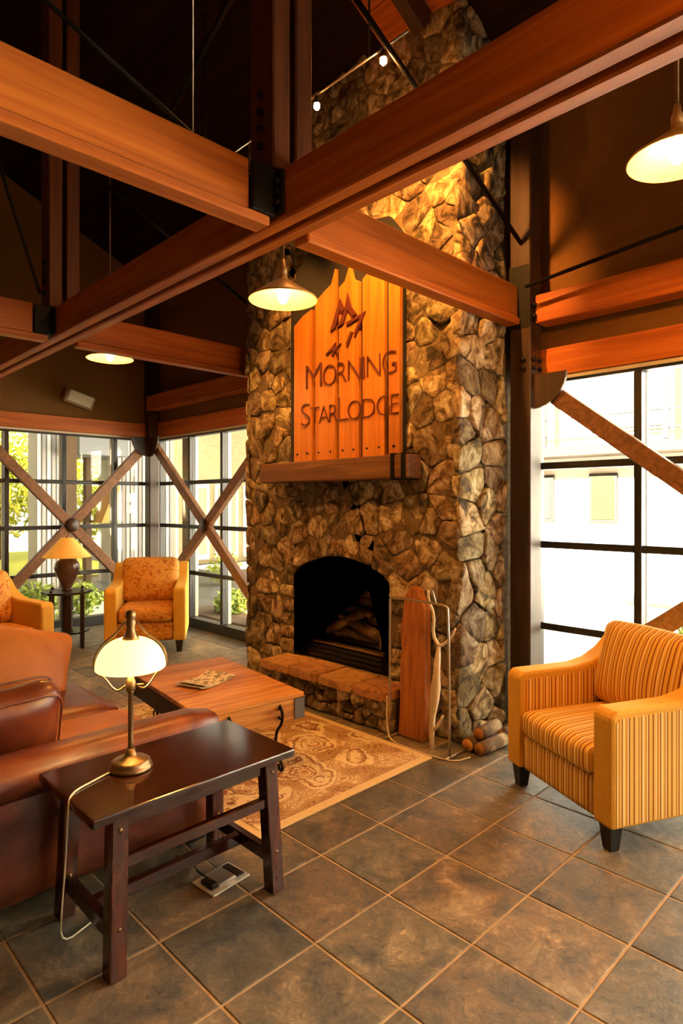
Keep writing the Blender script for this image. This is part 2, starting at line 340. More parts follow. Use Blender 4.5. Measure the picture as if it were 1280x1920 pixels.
for i in range(-16, 8):
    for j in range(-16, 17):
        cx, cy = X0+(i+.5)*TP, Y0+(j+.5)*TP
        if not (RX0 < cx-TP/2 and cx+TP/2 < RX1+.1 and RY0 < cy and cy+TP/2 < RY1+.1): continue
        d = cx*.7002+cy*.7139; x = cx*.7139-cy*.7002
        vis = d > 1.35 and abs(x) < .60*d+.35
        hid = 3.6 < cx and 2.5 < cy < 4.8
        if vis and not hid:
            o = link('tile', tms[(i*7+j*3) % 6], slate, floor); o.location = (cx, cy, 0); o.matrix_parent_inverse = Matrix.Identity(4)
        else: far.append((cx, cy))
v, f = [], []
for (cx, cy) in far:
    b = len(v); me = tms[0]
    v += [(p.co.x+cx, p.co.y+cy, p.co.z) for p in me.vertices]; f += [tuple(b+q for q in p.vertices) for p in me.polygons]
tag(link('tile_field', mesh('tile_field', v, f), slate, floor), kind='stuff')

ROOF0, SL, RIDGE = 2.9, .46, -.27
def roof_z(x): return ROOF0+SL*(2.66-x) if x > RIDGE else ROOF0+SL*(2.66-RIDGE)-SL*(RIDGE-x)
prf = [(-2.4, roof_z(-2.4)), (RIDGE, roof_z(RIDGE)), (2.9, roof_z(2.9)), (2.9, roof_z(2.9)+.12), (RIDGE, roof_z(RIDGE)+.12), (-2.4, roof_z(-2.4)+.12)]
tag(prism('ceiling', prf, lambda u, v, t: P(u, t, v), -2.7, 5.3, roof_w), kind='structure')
ZW = [.075, .437, .811, 1.172, 1.545]      # sill, three transoms, head of the windows
# long wall with the chimney (X = const): solid behind the chimney, windows either side
wr = box('wall_right', RX1, RX1+.16, 1.46*S, 3.22*S, 0, 1.56*S, tan_wall, bev=0); tag(wr, kind='structure')
box('upper_wall', RX1, RX1+.16, RY0-.16, RY1+.16, 1.56*S, (roof_z(2.72)+.03)*S, tan_wall, wr, bev=0)
box('wall_end', RX1, RX1+.16, RY0-.16, -2.3*S, 0, 1.56*S, tan_wall, wr, bev=0)
# gable wall on the left (Y = const)
wl = prism('wall_left', [(-2.3, 1.56), (2.76, 1.56), (2.76, roof_z(2.76)), (RIDGE, roof_z(RIDGE)), (-2.3, roof_z(-2.3))], lambda u, v, t: P(u, t, v), RY1/S, RY1/S+.1, tan_wall); tag(wl, kind='structure')
box('wall_end', -2.3*S, -.3*S, RY1, RY1+.16, 0, 1.56*S, tan_wall, wl, bev=0)
# walls behind the camera
wb = prism('wall_back', [(-2.3, 0), (.44, 0), (.44, 1.7), (2.5, 1.7), (2.5, 0), (2.76, 0), (2.76, roof_z(2.76)), (RIDGE, roof_z(RIDGE)), (-2.3, roof_z(-2.3))], lambda u, v, t: P(u, t, v), RY0/S-.1, RY0/S, tan_wall); tag(wb, kind='structure')
wn = box('wall_near', RX0-.16, RX0, RY0-.16, RY1+.16, 0, (roof_z(-2.25)+.03)*S, tan_wall, bev=0); tag(wn, kind='structure')

# windows: frames, mullions, transoms, panes
wcount = [0]
def window(fix, axis, edges, plane, zs=ZW, out=1):
    wcount[0] += 1
    root = thing('window_%d' % wcount[0], None, None, kind='structure')
    m = .022*S/2
    def B(name, a0, a1, z0, z1, mat, t0=-.03, t1=.05, bev=.004):
        lo, hi = sorted((plane+out*t0, plane+out*t1))
        if axis == 'Y': return box(name, lo, hi, a0*S, a1*S, z0*S, z1*S, mat, root, bev)
        return box(name, a0*S, a1*S, lo, hi, z0*S, z1*S, mat, root, bev)
    e0, e1 = edges[0], edges[-1]; hw = .0155
    B('sill', e0, e1, 0, zs[0], frame_black, -.05, .08)
    B('head_frame', e0, e1, zs[-1], zs[-1]+.03, frame_black, -.04, .06)
    B('pale_trim', e0, e1, zs[-1]+.012, zs[-1]+.028, frame_tan, -.055, -.042, .002)
    for e in edges:
        if e in (e0, e1): continue
        B('mullion', e-hw, e+hw, zs[0], zs[-1], frame_black)
        B('pale_bead', e-hw*1.15, e+hw*1.15, zs[0], zs[-1], frame_tan, .052, .10, .002)
    B('jamb', e0, e0+hw, zs[0], zs[-1], frame_black); B('jamb', e1-hw, e1, zs[0], zs[-1], frame_black)
    for a, b in zip(edges, edges[1:]):
        a2 = a+hw; b2 = b-hw
        for z in zs[1:-1]: B('transom', a2, b2, z-hw, z+hw, frame_black, -.024, .044)
        for z0, z1 in zip(zs, zs[1:]):
            B('pane', a2, b2, z0+(hw if z0 != zs[0] else 0), z1-(hw if z1 != zs[-1] else 0), glass, .008, .016, 0)
    return root
window(None, 'Y', [3.24, 3.54, 4.016, 4.489, 4.98], RX1+.02)
window(None, 'Y', [-2.3, -1.89, -1.42, -.95, -.47, 0, .485, .968, 1.42], RX1+.02)
window(None, 'X', [-.3, .2, .62, 1.04, 1.46, 1.88, 2.30, 2.62], RY1+.02)
window(None, 'X', [.44, .96, 1.48, 2.0, 2.5], RY0-.06, ZW[:-1]+[1.67], -1)
# timber header bands over the windows
tag(box('trim_1', RX1-.05, RX1-.001, 3.24*S, 5.0*S, 1.575*S, 1.70*S, wood_y, bev=.004), kind='structure')
tag(box('trim_2', RX1-.05, RX1-.001, -2.3*S, 1.42*S, 1.575*S, 1.70*S, wood_y, bev=.004), kind='structure')
tag(box('trim_3', -2.2*S, 2.58*S, RY1-.05, RY1-.001, 1.575*S, 1.69*S, wood_x, bev=.004), kind='structure')
# plaster reveal ledge that carries the wall-plate timbers
def plate_beam(y0, y1, label):
    o = box('wall_plate', RX1-.19, RX1-.03, y0*S, y1*S, 1.80*S, 1.925*S, wood_y, bev=.006); return tag(o, label, 'beam', 'timbers along the chimney wall')
plate_beam(3.26, 5.0, 'timber wall plate above the windows left of the chimney')
plate_beam(-2.3, 1.365, 'timber wall plate above the bright window right of the chimney')

# ------------------------------------------------------------------ timber frames
def tie(label, x0, x1, y0, y1, end_plain=True, lipx=None):
    t = thing('tie_beam', label, 'beam', P((x0+x1)/2, (y0+y1)/2, 1.80))
    box('timber', x0*S, x1*S, y0*S, y1*S, 1.826*S, 1.972*S, wood_x, t, .008)
    l0, l1 = lipx or (x0, x1)
    box('bottom_board', l0*S, l1*S, (y0-.012)*S, (y1+.006)*S, 1.797*S, 1.826*S, wood_x, t, .008)
    return t
tie('wide orange timber beam crossing the upper left, ending at a black steel hanger', -2.0, 1.036, 1.425, 1.475, lipx=(-2.0, 1.10))
tie('timber beam passing in front of the stone chimney to the right post', 1.245, 2.50, 1.425, 1.475)
tie('short timber beam at the left edge ending at a black hanger, nearer the gable wall', -2.0, 1.036, 3.185, 3.235, lipx=(-2.0, 1.10))
tie('timber beam behind the small left pendant, running to the chimney', 1.245, 2.50, 3.185, 3.235)
t = thing('girder', 'long doubled timber girder running diagonally from lower left to upper right', 'beam', P(1.18, 1.5, 1.81))
box('timber', 1.125*S, 1.172*S, -2.4*S, 4.965*S, 1.815*S, 1.965*S, wood_y, t, .008)
box('timber', 1.186*S, 1.232*S, -2.4*S, 4.965*S, 1.808*S, 1.965*S, wood_y, t, .008)
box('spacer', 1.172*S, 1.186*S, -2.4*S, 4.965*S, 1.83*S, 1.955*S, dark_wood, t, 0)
def hanger(y, label):
    h = thing('steel_hanger', label, 'bracket', P(1.08, y, 1.83), group='black steel beam hangers')
    box('seat', 1.037*S, 1.124*S, (y-.032)*S, (y+.032)*S, 1.8265*S, 1.86*S, black_metal, h, .004)
    box('side_plate', 1.037*S, 1.124*S, (y-.042)*S, (y-.026)*S, 1.8265*S, 1.963*S, black_metal, h, .004)
    box('side_plate', 1.037*S, 1.124*S, (y+.026)*S, (y+.042)*S, 1.8265*S, 1.963*S, black_metal, h, .004)
    box('back_plate', 1.112*S, 1.1245*S, (y-.075)*S, (y+.075)*S, 1.83*S, 1.955*S, black_metal, h, .004)
    bolts(h, [P(1.112, y+s*.06, z) for s in (-1, 1) for z in (1.86, 1.89, 1.92)], (-1, 0, 0))
hanger(1.45, 'black steel hanger where the wide left beam meets the girder'); hanger(3.21, 'black steel hanger on the girder at the far left')
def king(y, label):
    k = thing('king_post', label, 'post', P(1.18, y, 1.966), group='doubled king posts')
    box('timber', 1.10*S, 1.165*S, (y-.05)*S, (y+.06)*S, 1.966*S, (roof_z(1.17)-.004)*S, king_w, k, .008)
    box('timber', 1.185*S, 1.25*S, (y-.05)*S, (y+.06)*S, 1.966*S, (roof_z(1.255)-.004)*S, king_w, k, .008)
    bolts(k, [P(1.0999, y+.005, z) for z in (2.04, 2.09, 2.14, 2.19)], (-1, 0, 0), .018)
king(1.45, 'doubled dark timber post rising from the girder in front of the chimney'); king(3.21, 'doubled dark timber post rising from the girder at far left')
def rod(label, a, b, r=.012, name='tie_rod', cat='rod'):
    return tag(tube(name, [P(*a), P(*b)], r, black_metal), label, cat, 'steel rods of the roof frames')
rod('black steel rod sloping down to the right post beside the chimney', (1.262, 1.412, 2.735), (2.492, 1.412, 2.165), .016)
rod('black steel rod sloping down to the left side of the chimney', (1.255, 3.21, 2.76), (2.492, 3.21, 2.18), .016)
rod('thin rod sloping up leftwards above the wide left beam', (.885, 1.45, 1.973), (.30, 1.45, 2.20), .009)
rod('steep thin rod left of the far king post', (1.075, 3.21, 2.03), (.78, 3.21, 2.95), .013)
rod('dark rod crossing high above the chimney, parallel to the girder', (1.275, 1.43, 2.86), (1.9, .2, 2.42), .02)
rod('dark rod above the wall plate at the right edge', (2.45, 1.36, 1.94), (2.45, -.6, 2.13), .014)
rod('dark rod high above the chimney front behind the track light', (1.256, 1.47, 2.98), (1.62, 3.0, 2.98), .022)
tag(tube('cable', [P(.87, 1.45, 1.974), P(.87, 1.45, roof_z(.87)-.001)], .0035, steel), 'thin steel cable hanging vertically above the wide left beam', 'cable')
cl_ = bpy.data.objects['ceiling']
for k in range(5):
    x = 1.42+k*.15
    v8 = [P(x+a*.146, y, roof_z(x+a*.146)-c) for c in (.004, .012) for a, y in ((0, 1.15), (1, 1.15), (1, 1.92), (0, 1.92))]
    link('lit_ceiling_board', mesh('lit_ceiling_board', v8, [(3, 2, 1, 0), (4, 5, 6, 7), (0, 1, 5, 4), (1, 2, 6, 5), (2, 3, 7, 6), (3, 0, 4, 7)]), wood_y, cl_)  # brighter timber only where the track lamps redden the ceiling: glow put into colour
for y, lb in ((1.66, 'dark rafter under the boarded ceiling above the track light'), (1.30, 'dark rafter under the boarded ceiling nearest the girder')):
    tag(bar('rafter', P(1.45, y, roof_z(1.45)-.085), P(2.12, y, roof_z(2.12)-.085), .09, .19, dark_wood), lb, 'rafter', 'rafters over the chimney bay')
# wall posts
def post(x, y, label, hx=.05, hy=.05, ztop=2.9, mat=None):
    p = thing('post', label, 'post', P(x, y, 0), group='timber wall posts')
    box('timber', (x-hx)*S, (x+hx)*S, (y-hy)*S, (y+hy)*S, 0, ztop*S, mat or dark_wood, p, .008); return p
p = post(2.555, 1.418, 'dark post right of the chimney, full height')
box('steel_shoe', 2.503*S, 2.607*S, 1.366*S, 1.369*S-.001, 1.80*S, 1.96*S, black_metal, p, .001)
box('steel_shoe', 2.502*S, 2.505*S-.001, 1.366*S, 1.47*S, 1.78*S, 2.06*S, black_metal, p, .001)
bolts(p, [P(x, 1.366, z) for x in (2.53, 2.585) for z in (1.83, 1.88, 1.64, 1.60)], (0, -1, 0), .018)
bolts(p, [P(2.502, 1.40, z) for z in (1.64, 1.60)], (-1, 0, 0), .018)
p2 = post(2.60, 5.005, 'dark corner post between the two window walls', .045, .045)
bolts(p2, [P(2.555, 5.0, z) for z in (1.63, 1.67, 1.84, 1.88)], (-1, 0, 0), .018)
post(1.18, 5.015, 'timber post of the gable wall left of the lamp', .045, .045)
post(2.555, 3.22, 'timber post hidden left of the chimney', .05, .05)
# X braces in front of the glass
def hubdisc(parent, c, n, r, name='hub_plate', t=.05):
    c, n = Vector(c), Vector(n); link(name, tube_mesh([c-n*t/2, c+n*t/2], r, 18, name), dark_wood, parent)
def xbrace(label, A, Bt, C, D, nrm, hub=.055):
    """A-D and C-B diagonals around a hub"""
    A, Bt, C, D = map(Vector, (A, Bt, C, D)); c = (A+Bt+C+D)/4; x = thing('cross_brace', label, 'brace', (c.x, c.y, 0))
    for q in (A, Bt, C, D):
        d = (q-c).normalized(); bar('arm', c+d*hub*S*.6, q, .12, .075, brace_w, x, nrm, .006)
    hubdisc(x, c, nrm, hub*S, 'hub', .10); return x
bx = 2.585
xbrace('timber cross brace in front of the window between corner and chimney', (bx*S, 4.93*S, 1.50*S), (bx*S, 3.30*S, 1.50*S), (bx*S, 4.93*S, .16*S), (bx*S, 3.30*S, .16*S), (1, 0, 0))
xbrace('timber cross brace on the gable windows behind the vase lamp', (2.53*S, 4.99*S, 1.50*S), (1.27*S, 4.99*S, 1.50*S), (2.53*S, 4.99*S, .16*S), (1.27*S, 4.99*S, .16*S), (0, 1, 0))
xbrace('timber cross brace in front of the bright right window behind the armchair', (bx*S, 1.32*S, 1.50*S), (bx*S, -.42*S, 1.50*S), (bx*S, 1.32*S, .16*S), (bx*S, -.42*S, .16*S), (1, 0, 0))
def gusset(label, c, nrm, r, a0, a1, n=8):
    nrm = Vector(nrm); u = Vector((0, 0, 1)).cross(nrm).normalized(); pts = [(0, 0)]
    for i in range(n+1):
        a = a0+(a1-a0)*i/n; pts.append((math.cos(a)*r, math.sin(a)*r))
    c = Vector(c)
    g = prism('gusset_plate', pts, lambda p_, q_, t_: c+u*p_+Vector((0, 0, 1))*q_+nrm*t_, -.055, -.03, dark_wood); return tag(g, label, 'plate', 'curved gusset plates at the brace tops')
gusset('curved dark gusset plate at the top of the right brace', P(2.57, 1.3665, 1.57), (1, 0, 0), .24, PI*1.0, PI*1.5)
gusset('curved dark gusset plate at the corner post on the gable side', P(2.55, 4.978, 1.565), (0, 1, 0), .27, PI*1.5, PI*2.0)
gusset('curved dark gusset plate at the corner post on the chimney side', P(2.572, 4.955, 1.565), (1, 0, 0), .27, PI*1.0, PI*1.5)

# ------------------------------------------------------------------ fireplace
FX, FY0, FY1, FT = 2.17, 1.5055, 2.985, 3.28
fp = thing('fireplace', 'tall field-stone fireplace and chimney with arched black firebox', 'fireplace', P(2.4, 2.25, 0))
OY0, OY1, OZ0, OZS, OZA = 1.88, 2.575, .186, .625, .735      # firebox opening
def arch(t):   # 0..1 along the head
    y = OY0+(OY1-OY0)*t; return y, OZS+(OZA-OZS)*math.sin(PI*t)**.75
# mortar core: front slab with the opening, body behind
opening = [(OY0, OZ0)]+[arch(i/14) for i in range(15)]+[(OY1, OZ0)]
def core():
    bm = bmesh.new(); out = [(FY0+.012, 0), (FY0+.012, FT), (FY1-.012, FT), (FY1-.012, 0)]
    poly = [(FY0+.012, OZ0-.001), (FY0+.012, FT), (FY1-.012, FT), (FY1-.012, OZ0-.001)]
    ring = poly+[(OY1, OZ0-.001)]+opening[::-1][1:-1]+[(OY0, OZ0-.001)]
    vs_ = [bm.verts.new(P(FX-.005, y, z)) for y, z in ring]; vb = [bm.verts.new(P(FX+.20, y, z)) for y, z in ring]; n = len(ring)
    bm.faces.new(vs_); bm.faces.new(vb[::-1])
    for i in range(n): bm.faces.new((vs_[i], vb[i], vb[(i+1) % n], vs_[(i+1) % n]))
    bmesh.ops.triangulate(bm, faces=bm.faces[:]); return bm_mesh(bm, 'core')
link('core', core(), mortar, fp)
box('base_core', (FX+.012)*S, (FX+.2)*S, (FY0+.012)*S, (FY1-.012)*S, 0, (OZ0-.002)*S, mortar, fp, 0)
box('back_core', (FX+.20)*S+.001, 2.645*S, (FY0+.012)*S, (FY1-.012)*S, 0, FT*S, mortar, fp, 0)
def clip(poly, p, n):
    out = []
    for i in range(len(poly)):
        a, b = poly[i], poly[(i+1) % len(poly)]
        da = (a[0]-p[0])*n[0]+(a[1]-p[1])*n[1]; db = (b[0]-p[0])*n[0]+(b[1]-p[1])*n[1]
        if da <= 0: out.append(a)
        if (da < 0 < db) or (db < 0 < da):
            t = da/(da-db); out.append((a[0]+(b[0]-a[0])*t, a[1]+(b[1]-a[1])*t))
    return out
def cells(seeds, rect):
    x0, x1, y0, y1 = rect; res = []
    for i, s in enumerate(seeds):
        poly = [(x0, y0), (x1, y0), (x1, y1), (x0, y1)]
        near = sorted(range(len(seeds)), key=lambda k: (seeds[k][0]-s[0])**2+(seeds[k][1]-s[1])**2)[1:26]
        for k in near:
            q = seeds[k]; poly = clip(poly, ((s[0]+q[0])/2, (s[1]+q[1])/2), (q[0]-s[0], q[1]-s[1]))
            if len(poly) < 3: break
        res.append(poly)
    return res
def stone(poly, fn, rnd, depth=.05, name='stone', mat=None, parent=None, joint=.006, round_=1, cut=.13):
    """one field stone from its outline (metres): rim, shoulder, uneven face"""
    cx = sum(p[0] for p in poly)/len(poly); cy = sum(p[1] for p in poly)/len(poly)
    pts = [p for i, p in enumerate(poly) if (p[0]-poly[i-1][0])**2+(p[1]-poly[i-1][1])**2 > 1e-4]
    if len(pts) < 3: return
    for _ in range(round_):
        q = []
        for i in range(len(pts)):
            a, b = pts[i], pts[(i+1) % len(pts)]; q += [(a[0]*(1-cut)+b[0]*cut, a[1]*(1-cut)+b[1]*cut), (a[0]*.5+b[0]*.5, a[1]*.5+b[1]*.5), (a[0]*cut+b[0]*(1-cut), a[1]*cut+b[1]*(1-cut))]
        pts = q
    R = sum(math.hypot(p[0]-cx, p[1]-cy) for p in pts)/len(pts)
    if R < .03: return
    dp = depth*rnd.uniform(.55, 1.35); tx, ty = rnd.uniform(-.16, .16), rnd.uniform(-.16, .16); sd_ = rnd.uniform(0, 99)
    def ring(k, h, amp):
        o = []
        for (x, y) in pts:
            dx, dy = x-cx, y-cy; l = math.hypot(dx, dy) or 1; s = max(.1, (l-joint)/l)*k
            nz = noise.noise(Vector((x*9+sd_, y*9, h*30)))
            hh = h+(tx*dx+ty*dy)*min(1, h/dp if dp else 0)*k+nz*amp
            o.append(fn(cx+dx*s*(1+nz*.10), cy+dy*s*(1+nz*.10), hh))
        return o
    rings = [ring(1, -.03, 0), ring(1, dp*.6, .006), ring(.955, dp*.92, .010), ring(.6, dp*1.02, .014)]
    n = len(pts); v = [p for r_ in rings for p in r_]; v.append(fn(cx, cy, dp*1.08+rnd.uniform(-.008, .012)))
    f = []
    for i in range(3):
        for k in range(n): f.append((i*n+k, i*n+(k+1) % n, (i+1)*n+(k+1) % n, (i+1)*n+k))
    for k in range(n): f.append((3*n+k, 3*n+(k+1) % n, 4*n))
    me = mesh(name, v, f, True)
    bm = bmesh.new(); bm.from_mesh(me); bmesh.ops.recalc_face_normals(bm, faces=bm.faces); bm.to_mesh(me); bm.free()
    return link(name, me, mat or stone_m, parent)
rn = random.Random(21)
def poisson(rect, r, fixed, tries=9000, rmin=None):
    pts = list(fixed)
    for _ in range(tries):
        p = (rn.uniform(rect[0], rect[1]), rn.uniform(rect[2], rect[3])); rr = r*rn.choice((.5, .75, 1, 1.3, 1.5))*rn.uniform(.85, 1.15)
        if all((p[0]-q[0])**2+(p[1]-q[1])**2 > rr*rr for q in pts): pts.append(p)
    return pts
# front face: seeds in pairs across the firebox outline make the joints follow it
fixed, inside = [], set()
outl = []
for i in range(7): outl.append((OY1, OZ0-.03+(OZS-OZ0)*i/6, 1, 0))
for i in range(1, 8):
    y, z = arch(i/8); y2, z2 = arch(i/8+.01); y1, z1 = arch(i/8-.01); n = Vector((-(z2-z1), y2-y1)).normalized(); outl.append((y, z, n.x, n.y))
for i in range(7): outl.append((OY0, OZ0-.03+(OZS-OZ0)*i/6, -1, 0))
for (y, z, a, b) in outl:
    dl = .075; fixed.append(((y+a*dl/S*1.0)*S, (z+b*dl/S)*S)); inside.add(len(fixed)); fixed.append(((y-a*dl/S)*S, (z-b*dl/S)*S))
ins = set(range(1, len(fixed), 2))
rect = (FY0*S, FY1*S, 0, FT*S)
def in_open(p):
    y, z = p[0]/S, p[1]/S
    return OY0 < y < OY1 and z < OZS+(OZA-OZS)*math.sin(PI*min(1, max(0, (y-OY0)/(OY1-OY0))))**.75
fixed_in = [p for i, p in enumerate(fixed) if i in ins]; fixed_out = [p for i, p in enumerate(fixed) if i not in ins]
seeds = poisson(rect, .31, fixed_out+fixed_in)
cl = cells(seeds, rect)
for i, (s, poly) in enumerate(zip(seeds, cl)):
    if len(poly) < 3 or in_open(s) or s in fixed_in: continue
    stone(poly, lambda y, z, h: Vector((FX*S-h, y, z)), rn, .022, parent=fp)
# right flank, lit by the windows
rect2 = (FX*S-.035, 2.51*S, 0, FT*S)
seeds2 = poisson((FX*S, 2.51*S, 0, FT*S), .37, [])
for s, poly in zip(seeds2, cells(seeds2, rect2)):
    if len(poly) >= 3: stone(poly, lambda x, z, h: Vector((x, FY0*S-h, z)), rn, .026, parent=fp)
# left flank edge, seen only as a rugged outline
seeds3 = poisson((FX*S, 2.4*S, 0, 2.2*S), .33, [])
for s, poly in zip(seeds3, cells(seeds3, (FX*S-.03, 2.4*S, 0, 2.2*S))):
    if len(poly) >= 3: stone(poly, lambda x, z, h: Vector((x, FY1*S+h, z)), rn, .026, parent=fp)
# firebox
fb = thing('firebox', None, None, P(2.2, 2.23, OZ0)); fb.parent = fp; fb.matrix_parent_inverse = world(fp).inverted()
soot = grain('sooty_brick', [(.3, (.008, .006, .004)), (.7, (.03, .02, .012))], (1, 1, 1), 12, 4, 0, .8, .3)
brick_m = grain('firebox_brick', [(.3, (.22, .14, .07)), (.7, (.42, .28, .14))], (1, 1, 1), 14, 4, 0, .8, .3, rnd=.3)
def archbar(name, o0, o1, x0, x1, mat):
    """arched frame between insets o0 and o1"""
    def pts_(o): 
        r = [(OY0+o, OZ0+.001)]
        for i in range(15):
            y, z = arch(i/14); c = ((OY0+OY1)/2, OZS-.3); yy = OY0+o+(OY1-OY0-2*o)*i/14; r.append((yy, z-o))
        return r+[(OY1-o, OZ0+.001)]
    a, b = pts_(o0), pts_(o1); bm = bmesh.new(); n = len(a)
    V = [[bm.verts.new(P(x, y, z)) for y, z in q] for x in (x0, x1) for q in (a, b)]
    for i in range(n-1):
        bm.faces.new((V[0][i], V[0][i+1], V[1][i+1], V[1][i])); bm.faces.new((V[2][i], V[3][i], V[3][i+1], V[2][i+1]))
        bm.faces.new((V[0][i], V[2][i], V[2][i+1], V[0][i+1])); bm.faces.new((V[1][i], V[1][i+1], V[3][i+1], V[3][i]))
    for i in (0, n-1): bm.faces.new((V[0][i], V[1][i], V[3][i], V[2][i]))
    return link(name, bm_mesh(bm, name), mat, fb)
archbar('surround', .002, .045, 2.195, 2.26, black_metal)
archbar('door_frame', .046, .075, 2.205, 2.24, iron)
box('lower_louvre', 2.20*S, 2.235*S, (OY0+.076)*S, (OY1-.076)*S, (OZ0+.001)*S, (OZ0+.085)*S, iron, fb)
for k in range(3): box('louvre_slat', 2.193*S, 2.199*S, (OY0+.09)*S, (OY1-.09)*S, (OZ0+.015+k*.024)*S, (OZ0+.028+k*.024)*S, black_metal, fb, .002)
box('ledge', 2.192*S, 2.238*S, (OY0+.076)*S, (OY1-.076)*S, (OZ0+.086)*S, (OZ0+.096)*S, brass, fb, .002)
tube('handle', [P(2.19, OY0+.09, OZ0+.12), P(2.19, OY0+.09, OZ0+.36)], .006, steel, fb)
tube('arch_trim', [P(2.198, OY0+.10+(OY1-OY0-.2)*i/12, OZS-.10+.085*math.sin(PI*i/12)) for i in range(1, 7)], .005, steel, fb)
box('back_wall', 2.355*S, 2.365*S, (OY0+.003)*S, (OY1-.003)*S, OZ0*S, OZA*S, soot, fb, 0)
for r_ in range(10):
    nb = 4; off = .5*(r_ % 2)
    for c_ in range(nb+1):
        y0 = OY0+.08+(c_-off)*(OY1-OY0-.16)/nb; y1 = y0+(OY1-OY0-.16)/nb-.006; y0 = max(y0, OY0+.08); y1 = min(y1, OY1-.08)
        if y1-y0 < .02: continue
        box('brick', 2.343*S, 2.356*S, y0*S, y1*S, (OZ0+.10+r_*.045)*S, (OZ0+.14+r_*.045)*S, brick_m, fb, .003)
box('grate', 2.25*S, 2.34*S, (OY0+.14)*S, (OY1-.14)*S, (OZ0+.10)*S, (OZ0+.115)*S, iron, fb)
log_m = grain('charred_log', [(.3, (.03, .02, .012)), (.55, (.16, .10, .05)), (.75, (.45, .34, .19))], (1, 1, 1), 7, 6, .5, .9, .5)
for (y0, z0, y1, z1, x, r_) in ((2.02, .315, 2.44, .325, 2.31, .055), (2.05, .33, 2.36, .43, 2.285, .045), (2.42, .325, 2.16, .45, 2.28, .04), (2.12, .44, 2.33, .46, 2.30, .035)):
    tube('fire_log', [P(x, y0+(y1-y0)*k/5, z0+(z1-z0)*k/5+rn.uniform(-.004, .004)) for k in range(6)], [r_*rn.uniform(.9, 1.1) for k in range(6)], log_m, fb, 9)
# mantel timber with iron strap
mantel_w = grain('mantel_timber', [(.25, (.045, .018, .007)), (.55, (.14, .058, .02)), (.75, (.26, .12, .045))], (8, .4, 8), 2.4, 8, .8, .6, .35)
mo = box('mantel', 2.035*S, 2.128*S, 1.675*S, 2.70*S, 1.108*S, 1.212*S, mantel_w, fp, .012, seg=2)
for y in (1.70, 1.76):
    box('strap', 2.029*S, 2.1279*S, (y-.011)*S, (y+.011)*S, 1.102*S, 1.218*S, iron, mo, .003)
# hearth: rough riser stones and flagstones on top
hx = lambda y: 2.015-(y-1.75)*.025
poly = [(2.168, 1.77), (hx(1.77)+.03, 1.77), (hx(2.62)+.03, 2.62), (2.168, 2.62)]
prism('hearth_core', poly, lambda u, v_, t_: P(u, v_, t_), 0, OZ0-.045, mortar, fp)
rect = (1.765*S, 2.625*S, 0, (OZ0-.04)*S)
sds = poisson(rect, .19, [], 1500)
for s, pl in zip(sds, cells(sds, rect)):
    if len(pl) >= 3: stone(pl, lambda y, z, h: Vector(((hx(y/S)+.03)*S-h, y, z)), rn, .04, parent=fp)
ys = [1.765, 1.97, 2.20, 2.41, 2.64]
for a, b in zip(ys, ys[1:]):
    q = [(2.195, a+.006), (2.195, b-.006), (hx(b)-.018, b-.006+rn.uniform(-.01, .01)), (hx((a+b)/2)-.024, (a+b)/2), (hx(a)-.018, a+.006)]
    prism('flagstone', q, lambda u, v_, t_: P(u, v_, t_), OZ0-.044, OZ0-.001+rn.uniform(-.003, .0), hearth_m, fp, .008)
# ------------------------------------------------------------------ sign
SX = 2.125
sg = thing('wooden_sign', 'tall orange plank sign lettered MORNING STAR LODGE over the mantel', 'sign', P(SX, 2.2, 1.214))
back = [(1.77, 1.216), (2.54, 1.216), (2.54, 2.05), (2.50, 2.2), (2.40, 2.30), (2.1, 2.34), (1.85, 2.30), (1.77, 2.2)]
shadow_backing = plain('shadow_black', (.012, .008, .006), .8)  # black panel painted as the shadow above and behind the planks
prism('shadow_backing', back, lambda y, z, t_: P(t_, y, z), SX-.01, SX+.012, shadow_backing, sg)
pb = [2.50, 2.336, 2.165, 2.007, 1.845, 1.755]
tops = [[(0, 1.925), (.5, 1.965), (1, 1.985)], [(0, 2.015), (.5, 2.055), (.8, 2.075), (1, 2.145)], [(0, 2.045), (.3, 2.065), (.55, 2.135), (.7, 2.065), (1, 2.045)], [(0, 2.045), (.35, 2.075), (.7, 2.115), (1, 2.135)], [(0, 2.125), (.5, 2.145), (1, 2.065)]]
for k in range(5):
    y1, y0 = pb[k]-.013, pb[k+1]+.013; tp = [(y1+(y0-y1)*t_, z) for t_, z in tops[k]]
    pl = prism('plank', [(y0, 1.2161), (y1, 1.216)]+tp, lambda y, z, t_: P(t_, y, z), SX-.034, SX-.011, sign_w, sg, .003)
    for yy in (y0+.03, y1-.03): link('stud', tube_mesh([P(SX-.0345, yy, 1.255), P(SX-.039, yy, 1.255)], .008, 6, 'stud'), iron, pl)
def letter(ch, y, z, size, wd, parent):
    cu = bpy.data.curves.new('letter', 'FONT'); cu.body = ch; cu.size = size*S/.72; cu.extrude = .004; cu.resolution_u = 4; cu.offset = -.006
    o = bpy.data.objects.new('tmp', cu); COL.objects.link(o)
    dg = bpy.context.evaluated_depsgraph_get(); me = bpy.data.meshes.new_from_object(o.evaluated_get(dg)); bpy.data.objects.remove(o)
    xs = [v_.co.x for v_ in me.vertices]; x0, x1 = min(xs), max(xs)
    sc = wd*S/(x1-x0)
    for v_ in me.vertices: v_.co = Vector(((SX-.038)*S-v_.co.z, y*S-(v_.co.x-x0)*sc, z*S+v_.co.y))
    return link('letter', me, letter_m, parent)
def word(txt, y, z, parent):
    for ch, size, wd, gap_ in txt:
        if wd < .02 and ch != 'I': y -= wd; continue
        letter(ch, y, z, size, wd, parent); y -= wd+gap_
